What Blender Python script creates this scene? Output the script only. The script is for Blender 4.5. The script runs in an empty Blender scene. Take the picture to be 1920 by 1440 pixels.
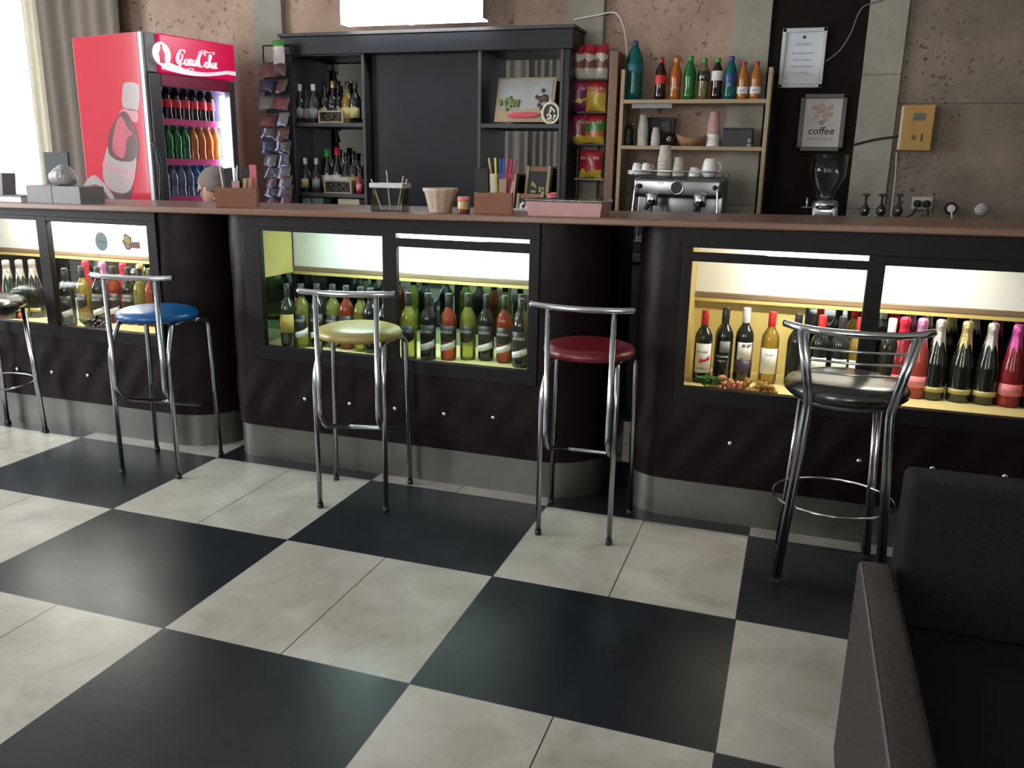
import bpy, bmesh, math, random
import numpy as np
from mathutils import Vector, Matrix
random.seed(7)
PI = math.pi
sc = bpy.context.scene
COL = sc.collection

# ------------------------------------------------------------------ camera
FPX = 1582.96
CAM = np.array([1.7317, -1.8681, 1.3982])
def _rot(r, p, y):
    R0 = np.array([[1, 0, 0], [0, 0, -1], [0, 1, 0]], float)
    cy, sy = math.cos(y), math.sin(y); Rz = np.array([[cy, sy, 0], [-sy, cy, 0], [0, 0, 1]])
    cp, sp = math.cos(p), math.sin(p); Rx = np.array([[1, 0, 0], [0, cp, -sp], [0, sp, cp]])
    cr, sr = math.cos(r), math.sin(r); Rr = np.array([[cr, -sr, 0], [sr, cr, 0], [0, 0, 1]])
    return Rr @ Rx @ R0 @ Rz
CR = _rot(0.0195, 0.2538, 0.3202)
cd = bpy.data.cameras.new('camera'); cam = bpy.data.objects.new('camera', cd); COL.objects.link(cam)
cd.sensor_width = 36; cd.lens = FPX / 1920 * 36; cd.clip_start = 0.05
mw = Matrix.Identity(4)
for i in range(3):
    mw[i][0] = CR[0][i]; mw[i][1] = -CR[1][i]; mw[i][2] = -CR[2][i]; mw[i][3] = CAM[i]
cam.matrix_world = mw
sc.camera = cam
sc.view_settings.view_transform = 'Standard'; sc.view_settings.look = 'None'
sc.view_settings.gamma = 1; sc.view_settings.exposure = 0.35; sc.view_settings.use_curve_mapping = False
try: sc.cycles.use_denoising = True
except Exception: pass
sc.cycles.max_bounces = 10; sc.cycles.transparent_max_bounces = 24
sc.cycles.caustics_reflective = False; sc.cycles.caustics_refractive = False

# ------------------------------------------------------------------ daylight
w = bpy.data.worlds.new('world'); sc.world = w; w.use_nodes = True
w.node_tree.nodes['Background'].inputs[0].default_value = (0.93, 0.97, 1.0, 1)
w.node_tree.nodes['Background'].inputs[1].default_value = 4.0
def area(name, loc, rot, sx, sy, power, color):
    l = bpy.data.lights.new(name, 'AREA'); l.shape = 'RECTANGLE'; l.size = sx; l.size_y = sy
    l.energy = power; l.color = color
    o = bpy.data.objects.new(name, l); o.location = loc; o.rotation_euler = rot; COL.objects.link(o); return o
# daylight through the windows of the rear wall (behind the camera) and of the left wall
WIN_LEFT = [(-2.05, .75), (-.75, .75), (.55, .75)]          # centre Y, width: three tall windows in the left wall
for yc, ww in WIN_LEFT: area('side_window_daylight', (-5.14, yc, 1.85), (PI/2, 0, -PI/2), ww, 1.9, 88, (0.92, 0.96, 1.0))
WIN_REAR = [(-1.0, 1.3), (2.3, 1.1)]
for xc, ww in WIN_REAR: area('rear_window_daylight', (xc, -4.44, 1.85), (PI/2, 0, PI), ww, 1.7, 90 if xc < 0 else 38, (0.97, 0.97, 1.0))

def ray(x, y): return CR.T @ np.array([(x - 960) / FPX, (y - 720) / FPX, 1.0])
def atY(x, y, Y): d = ray(x, y); return CAM + (Y - CAM[1]) / d[1] * d
def atZ(x, y, Z): d = ray(x, y); return CAM + (Z - CAM[2]) / d[2] * d

# ------------------------------------------------------------------ materials
class NT:
    def __init__(s, name):
        s.m = bpy.data.materials.new(name); s.m.use_nodes = True; s.t = s.m.node_tree
        s.t.nodes.clear(); s.out = s.t.nodes.new('ShaderNodeOutputMaterial')
    def n(s, typ, ins=None, **kw):
        nd = s.t.nodes.new(typ)
        for k, v in kw.items(): setattr(nd, k, v)
        for k, v in (ins or {}).items():
            if isinstance(v, bpy.types.NodeSocket): s.t.links.new(v, nd.inputs[k])
            else: nd.inputs[k].default_value = v
        return nd
    def math(s, op, a, b=0.0, c=0.0):
        nd = s.n('ShaderNodeMath', operation=op)
        for i, v in enumerate((a, b, c)):
            if isinstance(v, bpy.types.NodeSocket): s.t.links.new(v, nd.inputs[i])
            elif v is not None: nd.inputs[i].default_value = v
        return nd.outputs[0]
    def mix(s, f, a, b):
        nd = s.n('ShaderNodeMix', data_type='RGBA')
        for k, v in ((0, f), (6, a), (7, b)):
            if isinstance(v, bpy.types.NodeSocket): s.t.links.new(v, nd.inputs[k])
            else: nd.inputs[k].default_value = v if k == 0 else (*v[:3], 1)
        return nd.outputs[2]
    def end(s, shader): s.t.links.new(shader, s.out.inputs[0]); return s.m
def c4(c): return (c[0], c[1], c[2], 1)
def lighten(c, k): return tuple(min(1, x * k) for x in c)
def M(name, col, rough=.5, metal=0.0, var=.12, scale=12, bump=0.0, bscale=60, spec=.5, coat=0.0, emit=None, es=0, sheen=0):
    t = NT(name); tc = t.n('ShaderNodeTexCoord')
    nz = t.n('ShaderNodeTexNoise', {'Vector': tc.outputs['Object'], 'Scale': scale, 'Detail': 4.0})
    col_o = t.mix(nz.outputs[0], lighten(col, 1 - var), lighten(col, 1 + var))
    p = t.n('ShaderNodeBsdfPrincipled', {'Base Color': col_o, 'Roughness': rough, 'Metallic': metal, 'Specular IOR Level': spec, 'Coat Weight': coat, 'Sheen Weight': sheen})
    if bump:
        b = t.n('ShaderNodeTexNoise', {'Vector': tc.outputs['Object'], 'Scale': bscale, 'Detail': 5.0})
        bb = t.n('ShaderNodeBump', {'Height': b.outputs[0], 'Strength': bump, 'Distance': .01})
        t.t.links.new(bb.outputs[0], p.inputs['Normal'])
    if emit: p.inputs['Emission Color'].default_value = c4(emit); p.inputs['Emission Strength'].default_value = es
    return t.end(p.outputs[0])
def emitm(name, col, s):
    t = NT(name); e = t.n('ShaderNodeEmission', {'Color': c4(col), 'Strength': s}); return t.end(e.outputs[0])
def glassm(name, col=(1, 1, 1), refl=1.0, rough=0.0):
    t = NT(name); tr = t.n('ShaderNodeBsdfTransparent', {'Color': c4(col)}); g = t.n('ShaderNodeBsdfGlossy', {'Roughness': rough})
    fr = t.n('ShaderNodeFresnel', {'IOR': 1.45}); f = t.math('MULTIPLY', fr.outputs[0], refl)
    mx = t.n('ShaderNodeMixShader', {0: f, 1: tr.outputs[0], 2: g.outputs[0]}); return t.end(mx.outputs[0])
def liquid(name, col, transp=.5, tint=None):
    t = NT(name); tr = t.n('ShaderNodeBsdfTransparent', {'Color': c4(tint or col)})
    df = t.n('ShaderNodeBsdfDiffuse', {'Color': c4(col)}); tl = t.n('ShaderNodeBsdfTranslucent', {'Color': c4(col)})
    m0 = t.n('ShaderNodeMixShader', {0: .5, 1: df.outputs[0], 2: tl.outputs[0]})
    m1 = t.n('ShaderNodeMixShader', {0: transp, 1: m0.outputs[0], 2: tr.outputs[0]})
    g = t.n('ShaderNodeBsdfGlossy', {'Roughness': .06}); fr = t.n('ShaderNodeFresnel', {'IOR': 1.5})
    mx = t.n('ShaderNodeMixShader', {0: fr.outputs[0], 1: m1.outputs[0], 2: g.outputs[0]}); return t.end(mx.outputs[0])
def wood(name, a, b, scale=6, rough=.4, axis=0):
    t = NT(name); tc = t.n('ShaderNodeTexCoord'); mp = t.n('ShaderNodeMapping', {'Vector': tc.outputs['Object']})
    s = [14, 14, 14]; s[axis] = 1.2; mp.inputs['Scale'].default_value = s
    nz = t.n('ShaderNodeTexNoise', {'Vector': mp.outputs[0], 'Scale': scale * .5, 'Detail': 6.0, 'Distortion': .6})
    c = t.mix(nz.outputs[0], a, b)
    p = t.n('ShaderNodeBsdfPrincipled', {'Base Color': c, 'Roughness': rough}); return t.end(p.outputs[0])
def stone(name, a, b, holes=.5, joints=None, rough=.8, hscale=22, bscale=3.0):
    t = NT(name); tc = t.n('ShaderNodeTexCoord')
    n1 = t.n('ShaderNodeTexNoise', {'Vector': tc.outputs['Object'], 'Scale': bscale, 'Detail': 8.0, 'Roughness': .65})
    r1 = t.n('ShaderNodeMapRange', {'Value': n1.outputs[0], 'From Min': .3, 'From Max': .7})
    c = t.mix(r1.outputs[0], a, b)
    n2 = t.n('ShaderNodeTexNoise', {'Vector': tc.outputs['Object'], 'Scale': hscale, 'Detail': 3.0, 'Distortion': .4})
    r2 = t.n('ShaderNodeMapRange', {'Value': n2.outputs[0], 'From Min': .60, 'From Max': .68})
    n3 = t.n('ShaderNodeTexNoise', {'Vector': tc.outputs['Object'], 'Scale': 2.2, 'Detail': 2.0})
    r3 = t.n('ShaderNodeMapRange', {'Value': n3.outputs[0], 'From Min': .42, 'From Max': .58})
    hole = t.math('MULTIPLY', t.math('MULTIPLY', r2.outputs[0], r3.outputs[0]), holes)
    c = t.mix(hole, c, lighten(a, .25))
    n4 = t.n('ShaderNodeTexNoise', {'Vector': tc.outputs['Object'], 'Scale': 140.0, 'Detail': 2.0})
    c = t.mix(t.math('MULTIPLY', n4.outputs[0], .35), c, lighten(a, .6))
    h = t.math('SUBTRACT', n2.outputs[0], t.math('MULTIPLY', hole, 2.0))
    if joints:
        sx = t.n('ShaderNodeSeparateXYZ', {0: tc.outputs['Object']})
        z = t.math('FRACT', t.math('DIVIDE', t.math('ADD', sx.outputs[2], joints[1]), joints[0]))
        j = t.math('LESS_THAN', z, .008 / joints[0]); c = t.mix(t.math('MULTIPLY', j, .6), c, lighten(a, .4))
    p = t.n('ShaderNodeBsdfPrincipled', {'Base Color': c, 'Roughness': rough})
    b = t.n('ShaderNodeBump', {'Height': h, 'Strength': .5, 'Distance': .008}); t.t.links.new(b.outputs[0], p.inputs['Normal'])
    return t.end(p.outputs[0])
def floor_mat():
    t = NT('checkered_marble'); tc = t.n('ShaderNodeTexCoord'); s = t.n('ShaderNodeSeparateXYZ', {0: tc.outputs['Object']})
    u = t.math('DIVIDE', s.outputs[0], .83); v = t.math('DIVIDE', s.outputs[1], .6749)
    ch = t.math('MODULO', t.math('ADD', t.math('ADD', t.math('FLOOR', u), t.math('FLOOR', v)), 100.0), 2.0)   # 0 = white
    fu = t.math('FRACT', u); fv = t.math('FRACT', v)
    def line(f, c, wd): return t.math('LESS_THAN', t.math('ABSOLUTE', t.math('SUBTRACT', f, c)), wd)
    def edge(f, wd): return t.math('GREATER_THAN', t.math('ABSOLUTE', t.math('SUBTRACT', f, .5)), .5 - wd)
    e = t.math('MAXIMUM', edge(fu, .0025), edge(fv, .003))
    jw = t.math('MULTIPLY', line(fu, .5, .0024), t.math('SUBTRACT', 1.0, ch))
    jb = t.math('MULTIPLY', t.math('MULTIPLY', line(fv, .5, .002), ch), .5)
    n1 = t.n('ShaderNodeTexNoise', {'Vector': tc.outputs['Object'], 'Scale': 3.5, 'Detail': 9.0, 'Roughness': .62, 'Distortion': .7})
    r1 = t.n('ShaderNodeMapRange', {'Value': n1.outputs[0], 'From Min': .32, 'From Max': .68})
    white = t.mix(r1.outputs[0], (.31, .285, .24), (.49, .465, .415))
    n2 = t.n('ShaderNodeTexNoise', {'Vector': tc.outputs['Object'], 'Scale': 24.0, 'Detail': 8.0, 'Roughness': .7, 'Distortion': 1.5})
    r2 = t.n('ShaderNodeMapRange', {'Value': n2.outputs[0], 'From Min': .56, 'From Max': .75})
    white = t.mix(t.math('MULTIPLY', r2.outputs[0], .35), white, (.22, .18, .14))
    black = t.mix(r1.outputs[0], (.006, .008, .011), (.014, .018, .023))
    black = t.mix(t.math('MULTIPLY', r2.outputs[0], .35), black, (.075, .07, .055))
    c = t.mix(ch, white, black)
    c = t.mix(t.math('MAXIMUM', e, t.math('MAXIMUM', jw, jb)), c, (.03, .028, .026))
    n3 = t.n('ShaderNodeTexNoise', {'Vector': tc.outputs['Object'], 'Scale': 9.0, 'Detail': 6.0})
    rg = t.n('ShaderNodeMapRange', {'Value': n3.outputs[0], 'To Min': .24, 'To Max': .36})
    p = t.n('ShaderNodeBsdfPrincipled', {'Base Color': c, 'Roughness': rg.outputs[0], 'Specular IOR Level': .34})
    b = t.n('ShaderNodeBump', {'Height': n1.outputs[0], 'Strength': .04, 'Distance': .002}); t.t.links.new(b.outputs[0], p.inputs['Normal'])
    return t.end(p.outputs[0])
def bagmat(name, cols, h, seed=0):
    """printed film: colour zones by height with a wavy printed border"""
    t = NT(name); tc = t.n('ShaderNodeTexCoord'); s = t.n('ShaderNodeSeparateXYZ', {0: tc.outputs['Object']})
    nz = t.n('ShaderNodeTexNoise', {'Vector': tc.outputs['Object'], 'Scale': 28.0, 'Detail': 2.0, 'W': float(seed)}, noise_dimensions='4D')
    z = t.math('ADD', t.math('DIVIDE', s.outputs[2], h), t.math('MULTIPLY', t.math('SUBTRACT', nz.outputs[0], .5), .45))
    rp = t.n('ShaderNodeValToRGB', {0: z}); rp.color_ramp.interpolation = 'CONSTANT'
    el = rp.color_ramp.elements; el[0].position = 0; el[0].color = c4(cols[0][1]); el[1].position = cols[1][0]; el[1].color = c4(cols[1][1])
    for pz, cc in cols[2:]: e = el.new(pz); e.color = c4(cc)
    p = t.n('ShaderNodeBsdfPrincipled', {'Base Color': rp.outputs[0], 'Roughness': .28, 'Specular IOR Level': .6}); return t.end(p.outputs[0])

m = {}
m['floor'] = floor_mat()
m['stone_pink'] = stone('pinkish_travertine', (.29, .185, .135), (.52, .375, .29), holes=.8)
m['stone_brown'] = stone('brown_travertine', (.155, .12, .095), (.31, .245, .195), holes=1.0, joints=(.62, .1), hscale=44)
m['stone_grey'] = stone('grey_pilaster', (.25, .235, .19), (.40, .375, .315), holes=.1, joints=(.72, .25))
m['dark_panel'] = M('dark_brown_panel', (.008, .005, .004), .75, var=.5, scale=9, bump=.4, bscale=30, spec=.15)
m['plaster'] = M('beige_plaster', (.42, .38, .33), .9, bump=.2)
m['ceiling'] = M('white_ceiling', (.6, .6, .58), .9)
m['leather'] = M('dark_brown_leatherette', (.0085, .0035, .0040), .42, var=.3, bump=.35, bscale=9, spec=.16)
m['frame'] = M('dark_brown_frame', (.0085, .0055, .0065), .45, var=.2, spec=.2)
m['steel'] = M('brushed_steel', (.17, .17, .155), .36, .85, var=.25, scale=5, bump=.06, bscale=40)
m['chrome'] = M('chrome', (.62, .64, .66), .14, 1.0, var=.04)
m['dchrome'] = M('dull_chrome', (.42, .44, .46), .22, 1.0, var=.06)
m['black_rubber'] = M('black_rubber', (.01, .01, .01), .6)
m['counter'] = wood('brown_wood_worktop', (.13, .065, .04), (.24, .125, .08), 5, .3)
m['cream'] = M('cream_yellow_board', (.62, .52, .24), .5, var=.06)
m['yellow'] = M('yellow_board', (.58, .46, .16), .55, var=.06)
m['white_board'] = M('white_board', (.80, .80, .76), .5, var=.03)
m['ledge'] = wood('brown_ledge', (.12, .075, .045), (.24, .16, .09), 6, .45)
m['mirror'] = M('grey_mirror', (.42, .46, .46), .02, 1.0, var=.02)
m['mirror_green'] = M('green_tinted_mirror', (.25, .36, .33), .03, 1.0, var=.03)
m['pane'] = glassm('window_glass', (.97, .98, .97), .12)
m['blackwood'] = M('black_wood', (.008, .009, .012), .38, var=.25, spec=.25)
m['greywood'] = M('weathered_dark_wood', (.035, .032, .033), .55, var=.3, scale=20)
m['oak'] = wood('light_oak', (.27, .195, .105), (.40, .30, .175), 7, .5)
m['boxwood'] = wood('reddish_wood', (.20, .075, .035), (.32, .13, .065), 6, .5)
m['post'] = wood('brown_wood_post', (.13, .06, .03), (.22, .11, .06), 6, .5, 2)
m['red'] = M('glossy_red', (.50, .028, .055), .10, var=.04, coat=1.0)
m['redbright'] = M('lit_red_sign', (.75, .0, .08), .3, emit=(.85, .01, .10), es=.28, var=.02)
m['whitelit'] = M('lit_white_lettering', (.9, .9, .92), .4, emit=(1, .93, 1), es=.35, var=.01)
m['silver'] = M('silver_grey_metal', (.34, .35, .35), .45, .2, var=.05)
m['darkgrey'] = M('dark_grey_plastic', (.06, .06, .065), .4)
m['liner'] = M('pale_fridge_liner', (.42, .44, .60), .4)
m['pinkstrip'] = M('pink_price_strip', (.62, .06, .22), .4)
m['black'] = M('matt_black', (.012, .012, .013), .5)
m['offblack'] = M('slate_board', (.03, .037, .042), .7)
m['white'] = M('white_paper', (.75, .74, .72), .6, var=.04)
m['porcelain'] = M('white_porcelain', (.78, .78, .76), .15, var=.02)
m['cream_paper'] = M('cream_paper', (.70, .62, .50), .7, bump=.2)
m['wicker'] = M('fluted_beige_paper', (.55, .43, .33), .7, bump=.5, bscale=90)
m['grey_card'] = M('grey_card', (.19, .18, .18), .6)
m['film'] = glassm('clear_plastic_film', (.78, .78, .8), 1.6, .12)
m['clear'] = glassm('clear_glass', (.92, .94, .94), .8)
m['machine'] = M('brushed_machine_steel', (.22, .23, .235), .24, .95, var=.15)
m['cup_print'] = M('patterned_paper_cup', (.52, .48, .42), .6, var=.45, scale=45)
m['clear_spirit'] = liquid('clear_spirit_glass', (.16, .16, .17), .6, (.75, .76, .78))
m['basket'] = M('brown_basket', (.30, .15, .07), .7, bump=.6, bscale=90)
m['dglass'] = M('dark_bottle_glass', (.008, .010, .008), .07, var=.1, spec=.7)
m['dgreen'] = M('dark_green_bottle_glass', (.008, .018, .008), .07, var=.1, spec=.7)
m['ygreen'] = liquid('yellow_green_wine', (.50, .50, .10), .6, (.86, .88, .45))
m['gold_liquid'] = liquid('golden_wine', (.60, .42, .08), .5, (.95, .78, .35))
m['rose'] = liquid('rose_wine', (.50, .10, .04), .5, (.95, .40, .25))
m['pinkwine'] = liquid('pink_sparkling_wine', (.68, .12, .10), .35, (.95, .38, .3))
m['redwine'] = liquid('deep_pink_sparkling_wine', (.45, .04, .05), .3, (.8, .2, .2))
m['lab_black'] = M('black_label', (.012, .012, .012), .5)
m['lab_white'] = M('white_label', (.68, .68, .65), .6, var=.08, scale=60)
m['lab_yellow'] = M('yellow_label', (.40, .30, .06), .6)
m['lab_pink'] = M('pink_label', (.72, .20, .24), .5)
m['lab_red'] = M('red_label', (.6, .02, .02), .5)
m['lab_gold'] = M('gold_label', (.42, .36, .14), .4)
m['lab_blue'] = M('dark_purple_label', (.03, .02, .05), .5)
m['cap_black'] = M('black_capsule', (.012, .012, .013), .3)
m['cap_red'] = M('red_capsule', (.42, .015, .02), .3)
m['cap_white'] = M('white_capsule', (.62, .62, .60), .35)
m['cap_green'] = M('green_cap', (.03, .28, .05), .35)
m['cap_blue'] = M('dark_blue_cap', (.02, .05, .20), .35)
m['cap_orange'] = M('orange_cap', (.75, .2, .03), .35)
m['foil_silver'] = M('silver_foil', (.62, .58, .55), .32, .75, bump=.4, bscale=50)
m['foil_gold'] = M('gold_foil', (.62, .47, .22), .32, .75, bump=.4, bscale=50)
m['foil_magenta'] = M('magenta_foil', (.60, .10, .36), .3, .6, bump=.4, bscale=50)
m['foil_violet'] = M('violet_foil', (.58, .24, .46), .3, .6, bump=.4, bscale=50)
m['foil_red'] = M('red_foil', (.62, .03, .06), .3, .6, bump=.4, bscale=50)
m['cola'] = M('dark_cola', (.018, .004, .004), .08, var=.1)
m['green_pet'] = liquid('green_soda', (.03, .35, .06), .35, (.2, .8, .3))
m['orange_pet'] = liquid('orange_soda', (.85, .25, .02), .25, (1, .5, .1))
m['teal_pet'] = liquid('teal_soda', (.0, .30, .30), .4, (.1, .75, .75))
m['blue_pet'] = liquid('blue_water_bottle', (.05, .35, .65), .5, (.4, .75, 1))
m['clear_pet'] = liquid('clear_water_bottle', (.45, .55, .70), .6, (.8, .88, 1))
m['tea_pet'] = liquid('pale_tea', (.38, .34, .12), .45, (.8, .75, .4))
m['juice'] = liquid('orange_juice', (.80, .30, .06), .2, (1, .6, .2))
m['grape_dark'] = M('dark_grapes', (.02, .008, .014), .15)
m['grape_gold'] = liquid('amber_grapes', (.62, .36, .08), .25, (.95, .7, .3))
m['grape_pink'] = M('rosy_grapes', (.45, .16, .07), .25)
m['leaf'] = M('green_leaf', (.05, .16, .02), .5)
m['strawberry'] = M('red_strawberry', (.50, .02, .02), .3, bump=.5, bscale=160)
m['blue_seat'] = M('blue_vinyl', (.0, .085, .29), .32, bump=.08, spec=.6)
m['yellow_seat'] = M('yellow_vinyl', (.36, .28, .085), .34, bump=.08, spec=.6)
m['red_seat'] = M('dark_red_vinyl', (.14, .006, .014), .34, bump=.08, spec=.6)
m['black_seat'] = M('black_vinyl', (.014, .014, .0135), .22, bump=.04, spec=.9)
m['sofa'] = M('dark_brown_faux_leather', (.023, .0145, .013), .6, bump=.25, bscale=120)
m['sofa_back'] = M('charcoal_fabric', (.009, .009, .010), .85, spec=.15, bump=.4, bscale=260)
m['piping'] = M('grey_piping', (.07, .065, .065), .5)
m['curtain'] = M('cream_curtain', (.72, .68, .56), .9)
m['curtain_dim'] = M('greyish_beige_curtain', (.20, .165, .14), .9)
m['skin'] = M('skin', (.50, .27, .19), .5, var=.06)
m['hair'] = M('grey_brown_hair', (.20, .155, .135), .7, var=.3, scale=60, bump=.8, bscale=220)
m['dark_sweater'] = M('dark_sweater', (.015, .014, .022), .9, bump=.4, bscale=200)
m['yellowbox'] = M('ochre_metal_box', (.40, .22, .055), .5)
m['beigeside'] = M('pale_side_panel', (.62, .56, .48), .6)
m['ink'] = M('black_ink', (.015, .015, .017), .6)
m['ink_grey'] = M('grey_ink', (.22, .22, .24), .6)
m['ink_red'] = M('faded_red_print', (.46, .29, .26), .6, var=.25, scale=30)
m['socket'] = M('grey_socket_plastic', (.45, .44, .42), .5)
m['pinkplastic'] = M('pink_translucent_plastic', (.52, .30, .29), .3, var=.15)
m['straw_y'] = M('yellow_straw', (.75, .62, .12), .4); m['straw_b'] = M('blue_straw', (.03, .12, .5), .4)
m['straw_r'] = M('pink_red_straw', (.65, .06, .16), .4); m['kraft'] = M('kraft_sachet', (.48, .36, .20), .6)
m['pinkpack'] = M('pink_carton', (.70, .18, .22), .5)
TUBE_N = emitm('neutral_lamp_tube', (1, .97, .88), 110)
TUBE_C = emitm('cool_lamp_tube', (.70, 1, .95), 80)
TUBE_W = emitm('warm_lamp_tube', (1, .93, .80), 95)
LIGHTBOX = emitm('lit_panel', (.90, .94, 1), 13)
LED = emitm('fridge_led', (.74, .70, 1), 34)

# ------------------------------------------------------------------ mesh builder
class MB:
    def __init__(s): s.v = []; s.f = []; s.s = []
    def add(s, v, f, smooth=False, X=None):
        o = len(s.v)
        if X is not None: v = [X @ Vector(p) for p in v]
        s.v += [tuple(p) for p in v]; s.f += [tuple(i + o for i in q) for q in f]; s.s += [smooth] * len(f); return s
    def box(s, x0, y0, z0, x1, y1, z1, bev=0, X=None, seg=1):
        x0, x1 = min(x0, x1), max(x0, x1); y0, y1 = min(y0, y1), max(y0, y1); z0, z1 = min(z0, z1), max(z0, z1)
        bm = bmesh.new(); bmesh.ops.create_cube(bm, size=1)
        for p in bm.verts: p.co = Vector((x0 + (p.co.x + .5) * (x1 - x0), y0 + (p.co.y + .5) * (y1 - y0), z0 + (p.co.z + .5) * (z1 - z0)))
        if bev: bmesh.ops.bevel(bm, geom=list(bm.edges), offset=min(bev, .45 * min(x1 - x0, y1 - y0, z1 - z0)), segments=seg + 1, affect='EDGES', profile=.5)
        bm.verts.index_update(); v = [p.co.copy() for p in bm.verts]; f = [tuple(q.index for q in fc.verts) for fc in bm.faces]; bm.free()
        return s.add(v, f, bool(bev) and seg > 1, X)
    def lathe(s, prof, n=20, X=None, wob=None):
        v = []; f = []
        for i, (r, z) in enumerate(prof):
            for k in range(n):
                a = 2 * PI * k / n; rr = r; zz = z
                if wob: rr, zz = wob(i, a, r, z)
                v.append((rr * math.cos(a), rr * math.sin(a), zz))
        for i in range(len(prof) - 1):
            for k in range(n):
                k2 = (k + 1) % n; f.append((i * n + k, i * n + k2, (i + 1) * n + k2, (i + 1) * n + k))
        if prof[0][0] > 1e-4: f.append(tuple(range(n))[::-1])
        if prof[-1][0] > 1e-4: f.append(tuple((len(prof) - 1) * n + k for k in range(n)))
        return s.add(v, f, True, X)
    def tube(s, pts, r, n=10, closed=False, X=None):
        P = [Vector(p) for p in pts]; N = len(P); v = []; f = []; rs = r if isinstance(r, (list, tuple)) else [r] * N
        up = None
        for i in range(N):
            a = P[(i - 1) % N] if closed or i > 0 else P[i]; b = P[(i + 1) % N] if closed or i < N - 1 else P[i]
            t = (b - a).normalized() if (b - a).length > 1e-9 else Vector((0, 0, 1))
            if up is None: up = Vector((0, 0, 1)) if abs(t.z) < .9 else Vector((1, 0, 0))
            x = t.cross(up)
            if x.length < 1e-5: x = t.cross(Vector((0, 1, 0)))
            x.normalize(); up = x.cross(t).normalized()
            for k in range(n):
                an = 2 * PI * k / n; v.append(P[i] + (x * math.cos(an) + up * math.sin(an)) * rs[i])
        for i in range(N if closed else N - 1):
            j = (i + 1) % N
            for k in range(n): k2 = (k + 1) % n; f.append((i * n + k, i * n + k2, j * n + k2, j * n + k))
        if not closed: f.append(tuple(range(n))[::-1]); f.append(tuple((N - 1) * n + k for k in range(n)))
        return s.add(v, f, True, X)
    def prism(s, poly, z0, z1, X=None, smooth=False):
        n = len(poly); v = [(x, y, z0) for x, y in poly] + [(x, y, z1) for x, y in poly]
        f = [tuple(range(n))[::-1], tuple(range(n, 2 * n))] + [(i, (i + 1) % n, n + (i + 1) % n, n + i) for i in range(n)]
        return s.add(v, f, smooth, X)
    def sphere(s, c, r, sx=1, sy=1, sz=1, n=10, X=None):
        v = []; f = []; h = n // 2 + 1
        for i in range(h + 1):
            a = PI * i / h
            for k in range(n): b = 2 * PI * k / n; v.append((c[0] + r * sx * math.sin(a) * math.cos(b), c[1] + r * sy * math.sin(a) * math.sin(b), c[2] - r * sz * math.cos(a)))
        for i in range(h):
            for k in range(n): f.append((i * n + k, i * n + (k + 1) % n, (i + 1) * n + (k + 1) % n, (i + 1) * n + k))
        return s.add(v, f, True, X)
    def grid(s, fn, nu, nv, smooth=True, X=None):
        v = [fn(i / nu, j / nv) for j in range(nv + 1) for i in range(nu + 1)]
        f = [(j * (nu + 1) + i, j * (nu + 1) + i + 1, (j + 1) * (nu + 1) + i + 1, (j + 1) * (nu + 1) + i) for j in range(nv) for i in range(nu)]
        return s.add(v, f, smooth, X)
    def arc(s, r, a0, a1, zf0, zf1, n=14, t=.0006):
        """curved label hugging a bottle of radius r; zf give lower/upper edge as functions of 0..1"""
        v = []; f = []
        for i in range(n + 1):
            k = i / n; a = math.radians(a0 + (a1 - a0) * k); x = math.sin(a); y = -math.cos(a)
            for q in (r + .0004, r + t + .0004):
                v.append((q * x, q * y, zf0(k))); v.append((q * x, q * y, zf1(k)))
        for i in range(n):
            b = i * 4; c = b + 4; f += [(b + 2, c + 2, c + 3, b + 3), (c, b, b + 1, c + 1), (b + 3, c + 3, c + 1, b + 1), (b, c, c + 2, b + 2)]
        f += [(0, 2, 3, 1), (n * 4, n * 4 + 1, n * 4 + 3, n * 4 + 2)]
        return s.add(v, f, True)
    def mesh(s, name, mat):
        me = bpy.data.meshes.new(name); me.from_pydata(s.v, [], s.f); me.polygons.foreach_set('use_smooth', s.s)
        me.materials.append(mat); me.update(); return me
    def build(s, name, mat, parent=None, loc=None, rot=None):
        return link(name, s.mesh(name, mat), parent, loc, rot)
def link(name, me, parent=None, loc=None, rot=None):
    o = bpy.data.objects.new(name, me); COL.objects.link(o)
    if parent is not None: o.parent = parent
    if loc is not None: o.location = Vector(loc)
    if rot is not None: o.rotation_euler = rot
    return o
def tag(o, label, cat, group=None, kind=None):
    o['label'] = label; o['category'] = cat
    if group: o['group'] = group
    if kind: o['kind'] = kind
    return o
def thing(name, label, cat, loc=(0, 0, 0), rz=0, group=None):
    o = bpy.data.objects.new(name, None); COL.objects.link(o); o.location = Vector(loc); o.rotation_euler = (0, 0, rz)
    o.empty_display_size = .05; return tag(o, label, cat, group)
def struct(name, mb, mat, parent=None):
    o = mb.build(name, mat, parent)
    if parent is None: o['kind'] = 'structure'
    return o
def smooth_path(P, k=6, closed=False):
    P = [Vector(p) for p in P]; out = []; n = len(P)
    for i in range(n if closed else n - 1):
        p0 = P[(i - 1) % n] if closed or i > 0 else P[i]; p1 = P[i]; p2 = P[(i + 1) % n]; p3 = P[(i + 2) % n] if closed or i + 2 < n else p2
        for j in range(k):
            t = j / k
            out.append(.5 * ((2 * p1) + (p2 - p0) * t + (2 * p0 - 5 * p1 + 4 * p2 - p3) * t * t + (3 * p1 - p0 - 3 * p2 + p3) * t ** 3))
    if not closed: out.append(P[-1])
    return out
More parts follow.
